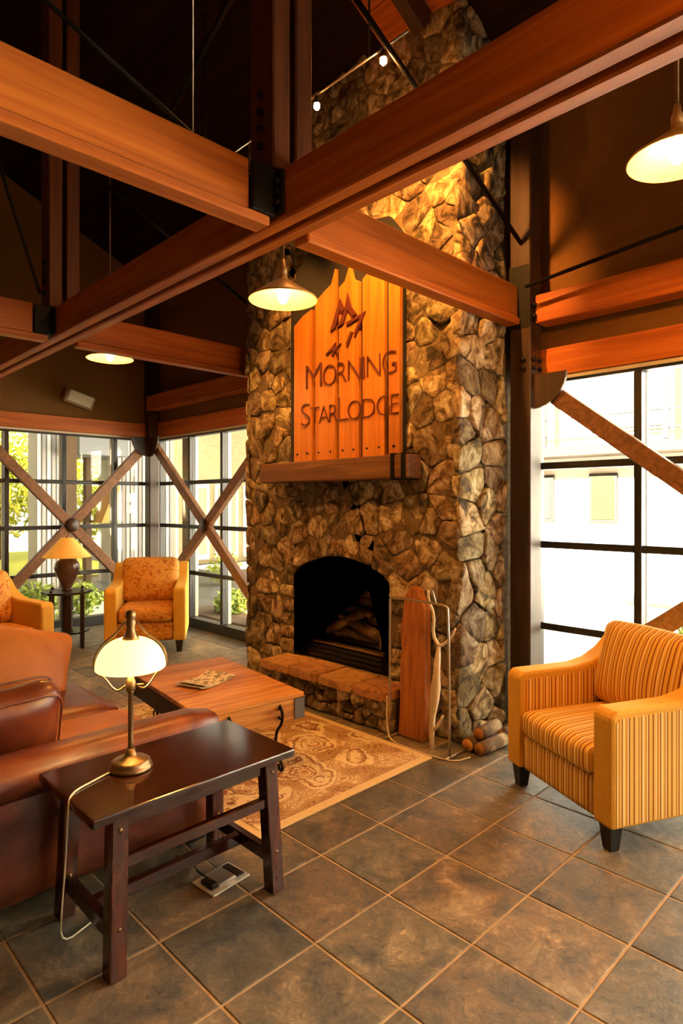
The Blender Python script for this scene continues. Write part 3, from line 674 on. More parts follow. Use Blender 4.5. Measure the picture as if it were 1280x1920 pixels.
word([('M', .135, .118, .011), ('O', .112, .092, .01), ('R', .112, .062, .011), ('N', .112, .083, .013), ('I', .112, .012, .015), ('N', .112, .083, .011), ('G', .112, .083, 0)], 2.387, 1.578, sg)
word([('S', .125, .066, .004), ('T', .098, .064, .0), ('A', .098, .073, .004), ('R', .098, .057, .005), ('L', .125, .064, .002), ('O', .098, .087, .009), ('D', .098, .078, .011), ('G', .098, .075, .011), ('E', .098, .044, 0)], 2.424, 1.395, sg)
# emblem: peaks and a falling-star stroke
em = lambda pts, nm='emblem_stroke': link(nm, prism_mesh([(2.212-a*.29, 1.755+b*.27) for a, b in pts], lambda y, z, t_: P(t_, y, z), SX-.0345, SX-.042, 0, nm), letter_m, sg)
em([(.02, .32), (.26, .86), (.36, .66), (.30, .58), (.26, .66), (.14, .36)]); em([(.20, .36), (.36, .62), (.44, .92), (.52, .66), (.64, .50), (.54, .48), (.44, .62), (.34, .40)])
em([(.40, .40), (.84, .50), (.62, .12), (.58, .16), (.72, .42), (.42, .34)]); em([(-.10, -.08), (.16, .10), (.12, .02), (.28, .06), (.06, -.14), (.10, -.02)])
em([(.40, .02), (.50, .22), (.56, .20), (.44, -.02)])

# ------------------------------------------------------------------ log rack and what leans there
rk = thing('hearth_rack', 'thin pale metal rack frame standing on the floor beside the firebox', 'rack', P(2.0, 1.6, 0))
tube('frame', smooth_pts([P(2.0, 1.745, .0), P(2.0, 1.745, .585), P(2.0, 1.735, .603), P(2.0, 1.46, .60), P(2.0, 1.44, .585), P(2.0, 1.435, .0)], 1), .008, steel, rk)
tube('foot', [P(1.97, 1.745, .006), P(2.11, 1.745, .006)], .008, steel, rk); tube('foot', [P(1.97, 1.435, .006), P(2.11, 1.435, .006)], .008, steel, rk)
tube('hook', smooth_pts([P(2.0, 1.50, .60), P(1.985, 1.50, .63), P(1.98, 1.505, .66), P(1.985, 1.51, .64)], 1), .005, steel, rk)
sl = [(1.612, 0), (1.742, 0), (1.738, .16), (1.745, .32), (1.735, .36), (1.752, .44), (1.74, .5), (1.73, .60), (1.70, .645), (1.66, .63), (1.62, .55), (1.612, .35), (1.60, .15)]
slab_m = grain('rough_slab', [(.25, (.14, .045, .012)), (.5, (.40, .13, .026)), (.75, (.52, .22, .05))], (12, 12, .7), 2, 8, 1, .6, .4)
tag(prism('wood_slab', sl, lambda y, z, t_: P(t_+.03*z/.6, y, z), 2.05, 2.095, slab_m, None, .008), 'rough-edged upright wooden slab leaning on the chimney beside the firebox', 'slab')
br = thing('driftwood_branch', 'pale forked branch standing upright in front of the chimney stones', 'branch', P(2.03, 1.53, 0))
bone = grain('bleached_wood', [(.3, (.55, .42, .26)), (.7, (.72, .60, .42))], (1, 1, 1), 12, 4, 0, .6, .3)
tube('stem', smooth_pts([P(2.03, 1.545, .0), P(2.035, 1.55, .10), P(2.04, 1.535, .22), P(2.045, 1.53, .34), P(2.05, 1.525, .42)], 1), [.016, .016, .02, .03, .034, .022, .014, .013, .013, .012][:8], bone, br)
tube('fork', smooth_pts([P(2.05, 1.525, .42), P(2.055, 1.56, .46), P(2.06, 1.555, .54), P(2.06, 1.585, .60), P(2.062, 1.588, .64)], 1), [.013, .013, .012, .012, .011, .010, .009, .008], bone, br)
tube('fork', smooth_pts([P(2.05, 1.525, .42), P(2.055, 1.50, .43), P(2.06, 1.465, .47), P(2.06, 1.45, .50)], 1), [.012, .011, .010, .009, .008, .007], bone, br)
tube('fork', smooth_pts([P(2.035, 1.547, .07), P(2.03, 1.51, .11), P(2.03, 1.49, .15)], 1), [.012, .010, .009, .007], bone, br)
tag(tube('white_cord', smooth_pts([P(1.99, 1.752, .18), P(1.985, 1.75, .08), P(1.966, 1.72, .004), P(1.962, 1.62, .004), P(1.964, 1.50, .004), P(1.98, 1.40, .004), P(2.06, 1.38, .006)], 2), .005, bone), 'pale cord trailing over the floor in front of the hearth', 'cord')
for k, (x, y, z, a, r_, ln) in enumerate(((2.20, 1.425, .045, .0, .045, .30), (2.19, 1.365, .043, .06, .043, .27), (2.37, 1.39, .042, .1, .042, .22), (2.21, 1.395, .120, -.05, .040, .24))):
    dx, dy = math.cos(a)*ln/2, -math.sin(a)*ln/2; c = P(x, y, 0)+Vector((0, 0, z))
    lb = ['lowest split log at the chimney corner, nearest the hearth rack', 'dark split log lying nearest the striped armchair', 'dark split log furthest back at the chimney flank', 'small split log on top of the pile at the chimney corner'][k]
    g_l = thing('firewood_log', lb, 'log', (c.x, c.y, z-r_), group='firewood at the chimney corner')
    pts = [c+Vector((dx*t_, dy*t_, 0)) for t_ in (-1, -.4, .3, 1)]; link('bark', tube_mesh(pts, [r_, r_*1.04, r_*.97, r_], 9, 'bark'), log_m, g_l)
    link('cut_end', tube_mesh([pts[0]-Vector((dx, dy, 0)).normalized()*.003, pts[0]], r_*.9, 9, 'cut_end'), trunk_w, g_l)

# ------------------------------------------------------------------ rug
rg = thing('area_rug', 'beige and brown floral rug in front of the hearth', 'rug', P(1.53, 2.2, 0))
box('border', 1.108*S, 1.956*S, 1.485*S, 2.90*S, .001, .009, rug_edge, rg, .002)
box('pile', 1.14*S, 1.924*S, 1.52*S, 2.865*S, .0091, .0125, rug_m, rg, .001)

# ------------------------------------------------------------------ coffee table
ct = thing('coffee_table', 'plank-topped wooden coffee table with iron corners and scrolled legs on the rug', 'table', P(1.385, 2.16, 0), math.radians(-7))
cw_, cd_, ctz = .35, .56, .455
for k in range(6):
    y0 = -cd_+k*2*cd_/6
    box('top_plank', -cw_, cw_, y0+.0015, y0+2*cd_/6-.0015, ctz-.03, ctz+random.uniform(-.002, .001), trunk_w, ct, .004, keep=False)
box('apron', -cw_+.008, cw_-.008, -cd_+.008, -cd_+.03, ctz-.155, ctz-.031, trunk_w, ct, .004, keep=False)
box('apron', -cw_+.008, cw_-.008, cd_-.03, cd_-.008, ctz-.155, ctz-.031, trunk_w, ct, .004, keep=False)
box('apron', cw_-.03, cw_-.008, -cd_+.031, cd_-.031, ctz-.155, ctz-.031, trunk_w, ct, .004, keep=False)
box('apron', -cw_+.008, -cw_+.03, -cd_+.031, cd_-.031, ctz-.155, ctz-.031, dark_wood, ct, .004, keep=False)  # side facing the sofa: its shade put in as darker wood
grey_iron = plain('worn_grey_iron', (.14, .13, .12), .55, .6)
for sx in (-1, 1):
    for sy in (-1, 1):
        poly = [(sx*(cw_-.07), sy*(cd_-.0075)), (sx*(cw_-.07), sy*(cd_+.001)), (sx*(cw_+.001), sy*(cd_+.001)), (sx*(cw_+.001), sy*(cd_-.07)), (sx*(cw_-.0075), sy*(cd_-.07)), (sx*(cw_-.0075), sy*(cd_-.0075))]
        link('corner_iron', prism_mesh(poly, lambda u, v_, t_: Vector((u, v_, t_)), ctz-.157, ctz-.032, 0, 'corner_iron'), grey_iron, ct, False)
        X_, Y_ = sx*.17, sy*(cd_-.012)
        pts = [(X_, Y_+sy*.014, ctz-.05), (X_, Y_+sy*.05, ctz-.09), (X_, Y_+sy*.035, ctz-.16), (X_, Y_-sy*.03, ctz-.22), (X_, Y_-sy*.03, .12), (X_, Y_+sy*.04, .06), (X_, Y_+sy*.05, .025), (X_, Y_+sy*.01, .0225), (X_, Y_-.0, .05)]
        lg = tube('leg', smooth_pts(pts, 2), .0095, iron, ct, 7, False)
        tube('scroll', [(X_, Y_+sy*.02+.03*math.cos(a_*PI/6), ctz-.10+.03*math.sin(a_*PI/6)) for a_ in range(12)], .007, iron, lg, 6, False, True)
        tube('scroll', [(X_, Y_+sy*.01+.035*math.cos(a_*PI/6), .115+.035*math.sin(a_*PI/6)) for a_ in range(12)], .006, iron, lg, 6, False, True)
nw = thing('newspaper', 'folded newspaper lying open on the plank coffee table', 'newspaper', P(1.36, 2.17, 0)+Vector((0, 0, ctz+.002)), math.radians(18))
def sheet(name, w_, h_, lift, z):
    v, f = [], []; n = 8
    for i in range(n+1):
        for j in range(2): v.append((-w_+2*w_*i/n, -h_+2*h_*j, z+lift*(abs(i/n-.5)*2)**3))
    m_ = len(v); v += [(a, b, c+.0025) for a, b, c in v]
    for i in range(n):
        q = (2*i, 2*i+2, 2*i+3, 2*i+1); f.append(q[::-1]); f.append(tuple(m_+k for k in q))
        f.append((2*i, m_+2*i, m_+2*i+2, 2*i+2)[::-1]); f.append((2*i+1, 2*i+3, m_+2*i+3, m_+2*i+1)[::-1])
    f.append((0, 1, m_+1, m_)); f.append((2*n, m_+2*n, m_+2*n+1, 2*n+1)); return link(name, mesh(name, v, f), paper, nw, False)
sheet('sheet', .17, .115, .012, .0); sheet('sheet', .15, .11, .02, .004)

# ------------------------------------------------------------------ console table in front
tb = thing('console_table', 'dark mahogany side table with stretcher shelf behind the lit dome lamp', 'table', P(.787, 1.407, 0))
TX, TY, TZ = .2675*S, .157*S, .355*S
top = box('top', -TX, TX, -TY, TY, TZ-.032, TZ, mahogany, tb, .006, keep=False, seg=2)
box('apron', -TX+.10, TX-.10, -TY+.045, -TY+.065, TZ-.085, TZ-.033, mahogany, tb, .003, keep=False); box('apron', -TX+.10, TX-.10, TY-.065, TY-.045, TZ-.085, TZ-.033, mahogany, tb, .003, keep=False)
for sx in (-1, 1):
    for sy in (-1, 1):
        bx_, by_ = sx*(TX-.088), sy*(TY-.03); tx_, ty_ = sx*(TX-.108), sy*(TY-.055)
        lg = bar('leg', (bx_, by_, .0), (tx_, ty_, TZ-.033), .062, .062, mahogany_z, tb, (0, 1, 0), .004, False)
        for z in (.17, .50):
            t_ = z/TZ; link('peg', tube_mesh([(bx_+(tx_-bx_)*t_, by_+(ty_-by_)*t_-.034, z), (bx_+(tx_-bx_)*t_, by_+(ty_-by_)*t_-.026, z)], .008, 8, 'peg'), brass, lg, False)
    xx = sx*(TX-.094); bar('end_stretcher', (xx, -TY+.035, .14), (xx, TY-.035, .14), .035, .055, mahogany_y, tb, (0, 0, 1), .003, False)
bar('stretcher', (-TX+.12, -TY+.045, .375), (TX-.12, -TY+.045, .375), .03, .04, mahogany, tb, (0, 0, 1), .003, False)
bar('stretcher', (-TX+.115, 0, .14), (TX-.115, 0, .14), .035, .05, mahogany, tb, (0, 0, 1), .003, False)
bar('stretcher', (-TX+.12, TY-.045, .375), (TX-.12, TY-.045, .375), .03, .04, mahogany, tb, (0, 0, 1), .003, False)
# floor outlet under it
fo = thing('floor_outlet', 'grey floor outlet plate with open lid under the dark side table', 'outlet', P(.925, 1.40, 0), math.radians(6))
box('plate', -.10, .10, -.075, .075, .0005, .008, outlet_m, fo, .003, False)
box('socket_block', -.05, .04, -.05, .05, .0081, .022, steel, fo, .003, False); box('plug', -.085, -.05, -.045, .03, .0081, .03, frame_black, fo, .004, False)
box('lid', .05, .085, -.055, .055, .0081, .016, frame_black, fo, .002, False); tube('wire', smooth_pts([(-.06, .0, .03), (-.08, .07, .05), (-.02, .14, .012), (-.02, .3, .006)], 2), .004, frame_black, fo, 6, False)

# ------------------------------------------------------------------ dome table lamp
LZ = TZ+.0005
def scaled(o, sx, sz): o.scale = (sx, sx, sz); return o
lp = thing('table_lamp', 'lit brass table lamp with creamy glass dome on the dark side table', 'lamp', (.691*S, 1.438*S, LZ))
lathe('base', [(.088, 0), (.092, .006), (.088, .014), (.080, .02), (.082, .026), (.066, .034), (.036, .04), (.022, .052), (.017, .07)], brass, lp, keep=False)
lathe('stem', [(.0135, .07), (.011, .09), (.011, .262), (.014, .266), (.014, .272)], brass, lp, keep=False)
lathe('socket', [(.019, .272), (.021, .276), (.021, .302), (.016, .31), (.010, .325)], brass, lp, keep=False)
dome_glass = plain('lit_dome_glass', (.95, .85, .55), .35, emit=(1, .78, .24), es=1.7)
n_ = 12; prof = [(.145*math.cos(a_*PI/2/n_)**.8 if a_ < n_ else .03, .352+.105*math.sin(a_*PI/2/n_)) for a_ in range(n_-1)]
inner = [(max(r_-.004, .02), z-.003) for r_, z in prof][::-1]
lathe('dome_shade', inner+prof, dome_glass, lp, keep=False, cap=False, n=40)
lathe('crown', [(.036, .447), (.037, .452), (.024, .47), (.018, .49), (.022, .51), (.017, .52), (.024, .528), (.020, .545), (.012, .552)], brass, lp, keep=False)
lathe('bulb', [(.008, .327), (.02, .345), (.027, .375), (.02, .40), (.006, .41)], plain('bulb_glow', (1, .9, .7), .4, emit=(1, .72, .36), es=14), lp, keep=False, n=14)
for an in (.35, .35+PI):
    c_, s_ = math.cos(an-PI/4), math.sin(an-PI/4)
    rr_ = [(.020, .29), (.06, .275), (.085, .285), (.108, .32), (.130, .365), (.128, .39), (.10, .435), (.055, .475), (.026, .51)]
    rr_ = [(.020, .29), (.05, .272), (.075, .285), (.105, .325), (.142, .345), (.1505, .365), (.142, .405), (.115, .438), (.062, .470), (.024, .51)]
    tube('harp_arm', smooth_pts([(c_*a, s_*a, z) for a, z in rr_], 2), .0042, brass, lp, 6, False)
tube('switch_key', [(.02, -.01, .29), (.045, -.03, .29)], .004, brass, lp, 6, False)
def point(name, loc, e, r=.03, col=WARM, parent=None):
    d = bpy.data.lights.new(name, 'POINT'); d.energy = e; d.shadow_soft_size = r; d.color = col
    o = bpy.data.objects.new(name, d); COL.objects.link(o); o.location = loc
    if parent: o.parent = parent
    return o
scaled(lp, .92, 1.13)
point('table_lamp_light', (0, 0, .335), 16, .02, (1, .62, .26), lp)
L0 = Vector((.691*S, 1.438*S, LZ))
tube('cord', smooth_pts([L0+Vector((-.085, .005, .006)), L0+Vector((-.16, -.02, .004)), L0+Vector((-.255, -.06, .004)), Vector((.787*S-TX-.012, 1.36*S, TZ-.01)), Vector((.787*S-TX-.02, 1.36*S, TZ-.20)), Vector((.787*S-TX-.01, 1.40*S, .18)), Vector((.787*S-TX+.01, 1.44*S, .005)), Vector((.787*S-TX+.14, 1.47*S, .005))], 2), .0035, frame_tan, lp)

# ------------------------------------------------------------------ sofa
sf = thing('leather_sofa', 'reddish brown leather sofa seen over its near arm, left of the coffee table', 'sofa', P(.6, 2.2, 0))
def sbox(name, x0, x1, y0, y1, z0, z1, mat, r=.05, puff=(0, 0, 0), n=9, wob=.0):
    return soft(name, ((x0+x1)/2*S, (y0+y1)/2*S, (z0+z1)/2*S), ((x1-x0)/2*S, (y1-y0)/2*S, (z1-z0)/2*S), mat, sf, r, puff, n, True, wob=wob)
sbox('near_arm', .18, 1.06, 1.60, 1.735, .03, .34, leather, .05, (0, .012, 0))
sbox('arm_roll', .17, 1.068, 1.588, 1.725, .27, .375, leather, .08, (0, .006, .006))
sbox('far_arm', .18, .90, 2.63, 2.76, .03, .36, leather, .07)
sbox('seat_base', .22, .99, 1.737, 2.628, .035, .16, leather, .03)
sbox('seat_cushion', .40, 1.02, 1.739, 2.185, .161, .268, tan_leather, .06, (.01, 0, .02), wob=.006)  # same leather as the far seat, the light on it put in as tan
sbox('seat_cushion', .40, 1.02, 2.187, 2.628, .161, .268, leather, .06, (.01, 0, .02), wob=.006)
sbox('back', .17, .40, 1.737, 2.628, .05, .50, leather, .08)
for (x, y) in ((.22, 1.64), (.98, 1.64), (.22, 2.70), (.85, 2.70)): box('foot', (x-.03)*S, (x+.03)*S, (y-.03)*S, (y+.03)*S, 0, .034*S, frame_black, sf, .004)
R1 = Matrix.Rotation(math.radians(24), 4, 'X') @ Matrix.Rotation(math.radians(-4), 4, 'Y')
ps = soft('throw_pillow', P(.52, 1.825, .395), (.22, .075, .19), leather, None, .07, (0, .035, 0), 11, M=R1, wob=.008); tag(ps, 'dark red leather pillow with piping leaning inside the near sofa arm', 'pillow')
mm = R1.copy(); mm.translation = P(.52, 1.825, .395)
for yy in (-.068, .068):
    pts = []
    for k in range(40):
        a = 2*PI*k/40; c_, s_ = math.cos(a), math.sin(a); e_ = .32
        pts.append(mm @ Vector((.212*math.copysign(abs(c_)**e_, c_), yy*1.0, .182*math.copysign(abs(s_)**e_, s_))))
    tube('piping', pts, .005, leather, ps, 6, True, True)
R2 = Matrix.Rotation(math.radians(-24), 4, 'X') @ Matrix.Rotation(math.radians(16), 4, 'Y')
tag(soft('throw_pillow', P(.80, 2.55, .395), (.26, .06, .20), tan_leather, None, .05, (0, .03, 0), 11, M=R2, wob=.006), 'large tan suede pillow leaning at the far end of the leather sofa', 'pillow')

# ------------------------------------------------------------------ armchairs
def armchair(label, x, y, rz, kind, sc=1):
    c = thing('armchair', label, 'chair', (x, y, 0), rz); c.scale = (sc, sc, sc)
    A, Bm, arm_m, W, D = (stripe_x, stripe_y, gold_plain, .418, .85) if kind == 's' else (damask, gold_plain, gold_plain, .40, .80)
    aw = .125; H_ = .665
    ys_ = [(0, .12), (0, H_-.03), (.03, H_)]
    cv = [(.40, H_+.005), (.52, H_+.03), (.62, H_+.085), (.70, H_+.16), (.76, H_+.20), (D, H_+.20), (D, .12)]
    prof_ = ys_+cv
    for s in (-1, 1):
        x0, x1 = sorted((s*W, s*(W-aw)))
        am = link('arm', prism_mesh(prof_, lambda u, v_, t_: Vector((t_, u, v_)), x0, x1, .018, 'arm'), arm_m, c, False)
        if kind == 's':
            pr2 = [(.028, .135), (.028, H_-.05), (.05, H_-.035)]+[(u, v_-.035) for u, v_ in cv[:-2]]+[(D-.02, H_+.16), (D-.02, .135)]
            a, b = sorted((s*(W-.002), s*(W+.003)))
            link('arm_panel', prism_mesh(pr2, lambda u, v_, t_: Vector((t_, u, v_)), a, b, .001, 'arm_panel'), Bm, am, False)
            pr3 = [(.04, .40), (.04, H_-.045)]+[(u, v_-.04) for u, v_ in cv[:-2]]+[(.70, .40)]
            a, b = sorted((s*(W-aw+.002), s*(W-aw-.003)))
            link('arm_panel', prism_mesh(pr3, lambda u, v_, t_: Vector((t_, u, v_)), a, b, .001, 'arm_panel'), Bm, am, False)
    iw = W-aw-.004
    soft('front_rail', (0, .20, .215), (iw, .18, .095), A, c, .012, (0, 0, 0), 5)
    soft('seat_cushion', (0, .315, .385), (iw-.003, .32, .075), A, c, .045, (0, .012, .02), 12)
    soft('back', (0, D-.075, .49), (iw+.01, .07, .37), A if kind != 's' else arm_m, c, .04, (0, 0, 0), 7)
    Rb = Matrix.Rotation(math.radians(-14), 4, 'X')
    soft('back_cushion', (0, D-.225, .69), (iw+.03, .085, .235), A, c, .06, (0, .05, .012), 12, M=Rb)
    for sx in (-1, 1):
        for yy in (.055, D-.055):
            lathe_p = [(.026, 0), (.036, .121)]
            l_ = link('leg', prism_mesh([(-1, -1), (1, -1), (1, 1), (-1, 1)], lambda u, v_, t_, sx=sx, yy=yy: Vector((sx*(W-.065)+u*(.026+.1*t_), yy+v_*(.026+.1*t_), t_)), 0, .123, .003, 'leg'), frame_black, c, False)
    return c
armchair('gold striped armchair at right beside the bright window', 1.878*S, .9465*S, math.radians(-116), 's')
armchair('gold damask armchair facing forward in front of the corner windows', 1.955*S, 3.86*S, math.radians(-33), 'd', 1.06)
armchair('gold damask armchair cut off by the left edge behind the sofa', 1.07*S, 3.66*S, math.radians(12), 'd', 1.05)

# ------------------------------------------------------------------ lamp table with vase lamp
st = thing('lamp_table', 'small dark octagonal table with lower shelf between the gold chairs', 'table', P(1.67, 4.45, 0))
oct_ = [(math.cos(a*PI/4+PI/8), math.sin(a*PI/4+PI/8)) for a in range(8)]
prism('top', [(a*.27, b*.27) for a, b in oct_], lambda u, v_, t_: Vector((u, v_, t_)), .605, .63, frame_black, st, .004, False)
prism('shelf', [(a*.235, b*.235) for a, b in oct_], lambda u, v_, t_: Vector((u, v_, t_)), .16, .18, frame_black, st, .004, False)
for a in range(4):
    an = a*PI/2+.4; cx, cy = .225*math.cos(an), .225*math.sin(an); bar('leg', (cx, cy, 0), (cx, cy, .604), .036, .036, dark_wood, st, (0, 1, 0), .003, False)
    lathe('knob', [(.016, .63), (.02, .64), (.010, .655), (.004, .66)], dark_wood, st, (cx, cy, 0), 10, False)
prism('pedestal', [(a*.06, b*.06) for a, b in oct_], lambda u, v_, t_: Vector((u, v_, t_)), .181, .604, dark_wood, st, .003, False)
vl = thing('vase_lamp', 'brown glazed vase lamp with orange conical shade on the small dark table', 'lamp', P(1.67, 4.45, 0)+Vector((0, 0, .6305)))
vase_m = grain('brown_glaze', [(.3, (.05, .022, .015)), (.7, (.15, .07, .045))], (1, 1, 1), 5, 4, .5, .22, .05)
lathe('vase', [(.055, 0), (.06, .012), (.05, .03), (.075, .10), (.118, .19), (.138, .26), (.125, .32), (.085, .355), (.05, .365), (.045, .385), (.02, .40)], vase_m, vl, keep=False, n=24)
shade_m = plain('orange_shade', (.75, .36, .08), .8, emit=(1, .42, .05), es=.35)
lathe('shade', [(.065, .60), (.26, .385), (.256, .382), (.061, .598)], shade_m, vl, keep=False, n=32, cap=False)
lathe('finial', [(.012, .59), (.016, .60), (.010, .615), (.004, .625)], brass, vl, keep=False, n=10)
tube('harp', [(0, 0, .40), (0, 0, .60)], .005, brass, vl, 6, False)

# ------------------------------------------------------------------ pendants
shade_out = plain('pendant_enamel', (.42, .26, .10), .35, .3)
shade_in = plain('pendant_gold_inside', (.42, .30, .13), .35)
bulb_m = plain('pendant_bulb', (1, .95, .8), .4, emit=(1, .82, .5), es=12)
def pendant(label, x, y, z, e, r=.20, top=None, vis=True):
    """z = rim height (metres)"""
    p = thing('pendant_lamp', label, 'lamp', (x, y, z), group='cone pendant lamps')
    lathe('shade', [(r, 0), (r+.004, .003), (r*.985, .014), (.05, .112), (.028, .122), (.024, .15)], shade_out, p, keep=False, n=40, cap=False)
    lathe('reflector', [(r-.001, .001), (r*.975, .013), (.046, .108), (.02, .116)], shade_in, p, keep=False, n=40, cap=False)
    lathe('socket', [(.024, .15), (.024, .19), (.018, .20), (.012, .24)], shade_out, p, keep=False, n=20)
    lathe('bulb', [(.012, .10), (.030, .08), (.036, .05), (.030, .01), (.018, -.015), (.006, -.02)], bulb_m, p, keep=False, n=18)
    tube('stem', [(0, 0, .24), (0, 0, (roof_z(x/S)*S-z)-.005)], .008, brass, p, 8, False)
    s = bpy.data.lights.new('pendant_light', 'POINT'); s.energy = e; s.color = WARM; s.shadow_soft_size = .045
    o = bpy.data.objects.new('pendant_light', s); COL.objects.link(o); o.location = (0, 0, .03); o.parent = p
    return p
E = 300
pendant('lit cone pendant lamp hanging in front of the plank sign', 1.42*S, 1.75*S, 1.735*S, E*.7)
pendant('lit cone pendant lamp half hidden by the far left beam', 1.48*S, 3.33*S, 1.795*S, E)
pendant('large lit cone pendant lamp cut by the upper right edge', 1.80*S, .555*S, 1.92*S, E)
for k, (x, y, tx) in enumerate(((.93, -.28, 'behind the camera'), (1.75, -1.2, 'by the right windows behind the camera'))):
    pendant('lit cone pendant lamp %s' % tx, x*S, y*S, 2.12*S, E*1.3)
# track light by the chimney
tk = thing('track_light', 'thin cable track with small lit bulbs high in front of the chimney', 'lamp', P(1.63, 1.6, 2.6))
tube('rail', [P(1.63, 1.34, 2.6), P(1.63, 2.75, 2.6)], .007, steel, tk)
tube('hanger', [P(1.63, 1.52, 2.605), P(1.63, 1.52, roof_z(1.63)-.002)], .006, black_metal, tk)
tube('hanger', [P(1.63, 2.6, 2.605), P(1.63, 2.6, roof_z(1.63)-.002)], .006, black_metal, tk)
spot_b = plain('spot_bulb', (1, .9, .7), .4, emit=(1, .7, .35), es=60)
for y in (1.452, 1.80, 2.45):
    c = P(1.63, y, 2.6)
    lathe('head', [(.010, 0), (.016, -.02), (.026, -.055), (.022, -.055)], black_metal if y > 1.6 else brass, tk, (c.x, c.y, c.z-.006), 14, cap=False)
    lathe('bulb', [(.008, -.03), (.018, -.055), (.02, -.075), (.01, -.088)], spot_b, tk, (c.x, c.y, c.z-.006), 12)
for y in (1.452, 1.80): point('track_bulb_light', P(1.63, y, 2.54), 14, .02, (1, .36, .07))
def spot(loc, tgt, e, ang, blend=.5, r=.03, col=WARM):
    d = bpy.data.lights.new('track_spot', 'SPOT'); d.energy = e; d.spot_size = math.radians(ang); d.spot_blend = blend; d.color = col; d.shadow_soft_size = r
    o = bpy.data.objects.new('track_spot', d); COL.objects.link(o); o.location = loc; o.rotation_euler = (Vector(tgt)-Vector(loc)).to_track_quat('-Z', 'Y').to_euler()
spot(P(1.63, 1.452, 2.535), P(2.15, 1.66, 2.25), 300, 75)
spot(P(1.63, 1.80, 2.535), P(2.13, 2.05, 1.85), 210, 62, .8)
spot(P(1.63, 2.45, 2.535), P(2.13, 2.5, 1.8), 130, 60, .8)
# loudspeaker on the gable wall
sp = thing('wall_speaker', 'small pale tilted loudspeaker on the tan gable wall', 'speaker', P(1.97, 5.07, 1.83))
box('bracket', 1.95*S, 1.99*S, 5.02*S, 5.069*S, 1.79*S, 1.87*S, dark_wood, sp)
bar('cabinet', P(1.85, 4.985, 1.86), P(2.07, 4.985, 1.80), .12, .17, plain('speaker_shell', (.28, .2, .11), .6), sp, (0, -.35, 1), .012)
bar('grille', P(1.87, 4.942, 1.852), P(2.05, 4.942, 1.803), .012, .14, plain('speaker_grille', (.62, .6, .45), .7), sp, (0, -.35, 1), .003)

# ------------------------------------------------------------------ outside
asphalt = grain('asphalt', [(.3, (.10, .095, .085)), (.7, (.17, .16, .14))], (1, 1, 1), 8, 5, 0, .9, .1)
tag(box('ground', -40, 60, -40, 60, -.4, -.12, asphalt, bev=0), kind='structure')
tag(box('paved_court', 2.9*S, 6.6*S, -14*S, 5.2*S, -.12, -.06, pave, bev=0), kind='structure')
tag(box('footpath', -2*S, 2.88*S, 5.95*S, 6.7*S, -.12, -.06, pave, bev=0), kind='structure')
tag(box('lawn', 0, 7.6, 14.5, 32, -.12, -.06, grass_m, bev=0), kind='structure')
sunwin = plain('weathered_window_frame', (.02, .018, .015), .6); sunpane = plain('amber_window', (.05, .042, .012), .4); sundeck = plain('weathered_deck_timber', (.055, .034, .017), .7); sunrail = plain('weathered_rail', (.025, .024, .022), .6)
rb = thing('lodge_wing', 'white neighbouring wing with balcony and small window outside the right windows', 'building', P(7.5, 2.0, -.07))
bX = 6.6
box('wall', bX*S, (bX+2)*S, -14*S, 5.2*S, -.12, 3.4*S, white_paint, rb, 0)  # unseen far length added to bounce sunlight onto the chimney flank
box('balcony_slab', (bX-.3)*S, bX*S, -14*S, 5.2*S, 1.50*S, 1.60*S, sundeck, rb, .01)
for y in (3.3, 2.05, .9, -.4): box('balcony_post', (bX-.28)*S, (bX-.22)*S, (y-.03)*S, (y+.03)*S, 1.62*S, 3.2*S, sunrail, rb)
for z in (1.72, 1.90): box('rail', (bX-.27)*S, (bX-.24)*S, -14*S, 5.2*S, z*S, (z+.015)*S, sunrail, rb, .003)
for k, (y0, y1, z0, z1) in enumerate(((2.60, 2.90, .80, 1.32), (1.2, 1.5, .80, 1.32), (2.1, 2.7, 1.75, 2.6), (3.3, 3.8, .8, 1.32))):
    f_ = box('window_frame', (bX-.03)*S, (bX-.001)*S, y0*S, y1*S, z0*S, z1*S, sunwin, rb, .01); box('window_pane', (bX-.035)*S, (bX-.0305)*S, (y0+.03)*S, (y1-.03)*S, (z0+.03)*S, (z1-.03)*S, sunpane if k == 0 else sunwin, f_, 0)
cn = thing('entry_canopy', 'grey covered-entry roof outside the gable windows', 'canopy', P(3.6, 7.2, -.07))
box('deck', 2.7*S, 4.5*S, 6.9*S, 7.55*S, 2.02*S, 2.14*S, grey_siding, cn, 0)
for x in (2.8, 4.4): box('canopy_post', (x-.07)*S, (x+.07)*S, 7.35*S, 7.49*S, -.12, 2.02*S, bark, cn)
for y in (7.05, 7.4): box('joist', 2.7*S, 4.5*S, (y-.04)*S, (y+.04)*S, 1.94*S, 2.02*S, slate_blue, cn, 0)
lb_ = thing('entry_building', 'grey and white sided entrance building outside the gable windows', 'building', P(3.2, 8.6, -.07))
bY = 8.2
box('wall', 2.70*S, 3.0*S, bY*S, (bY+.3)*S, -.12, 3.6*S, grey_siding, lb_, 0)
for k in range(5):
    x = 2.705+k*.06; box('siding_board', x*S, (x+.042)*S, (bY-.02)*S, bY*S-.001, -.1, 3.5*S, white_paint if k % 2 == 0 else grey_siding, lb_, .004)
box('entry_soffit', 3.0*S, 3.62*S, (bY-.6)*S, (bY+.3)*S, 1.60*S, 3.6*S, slate_blue, lb_, 0)
box('entry_post', 3.28*S, 3.36*S, (bY-.1)*S, bY*S, -.1, 1.6*S, bark, lb_)
box('side_wall', 3.62*S, 4.6*S, bY*S, (bY+.3)*S, -.12, 3.6*S, grey_siding, lb_, 0)
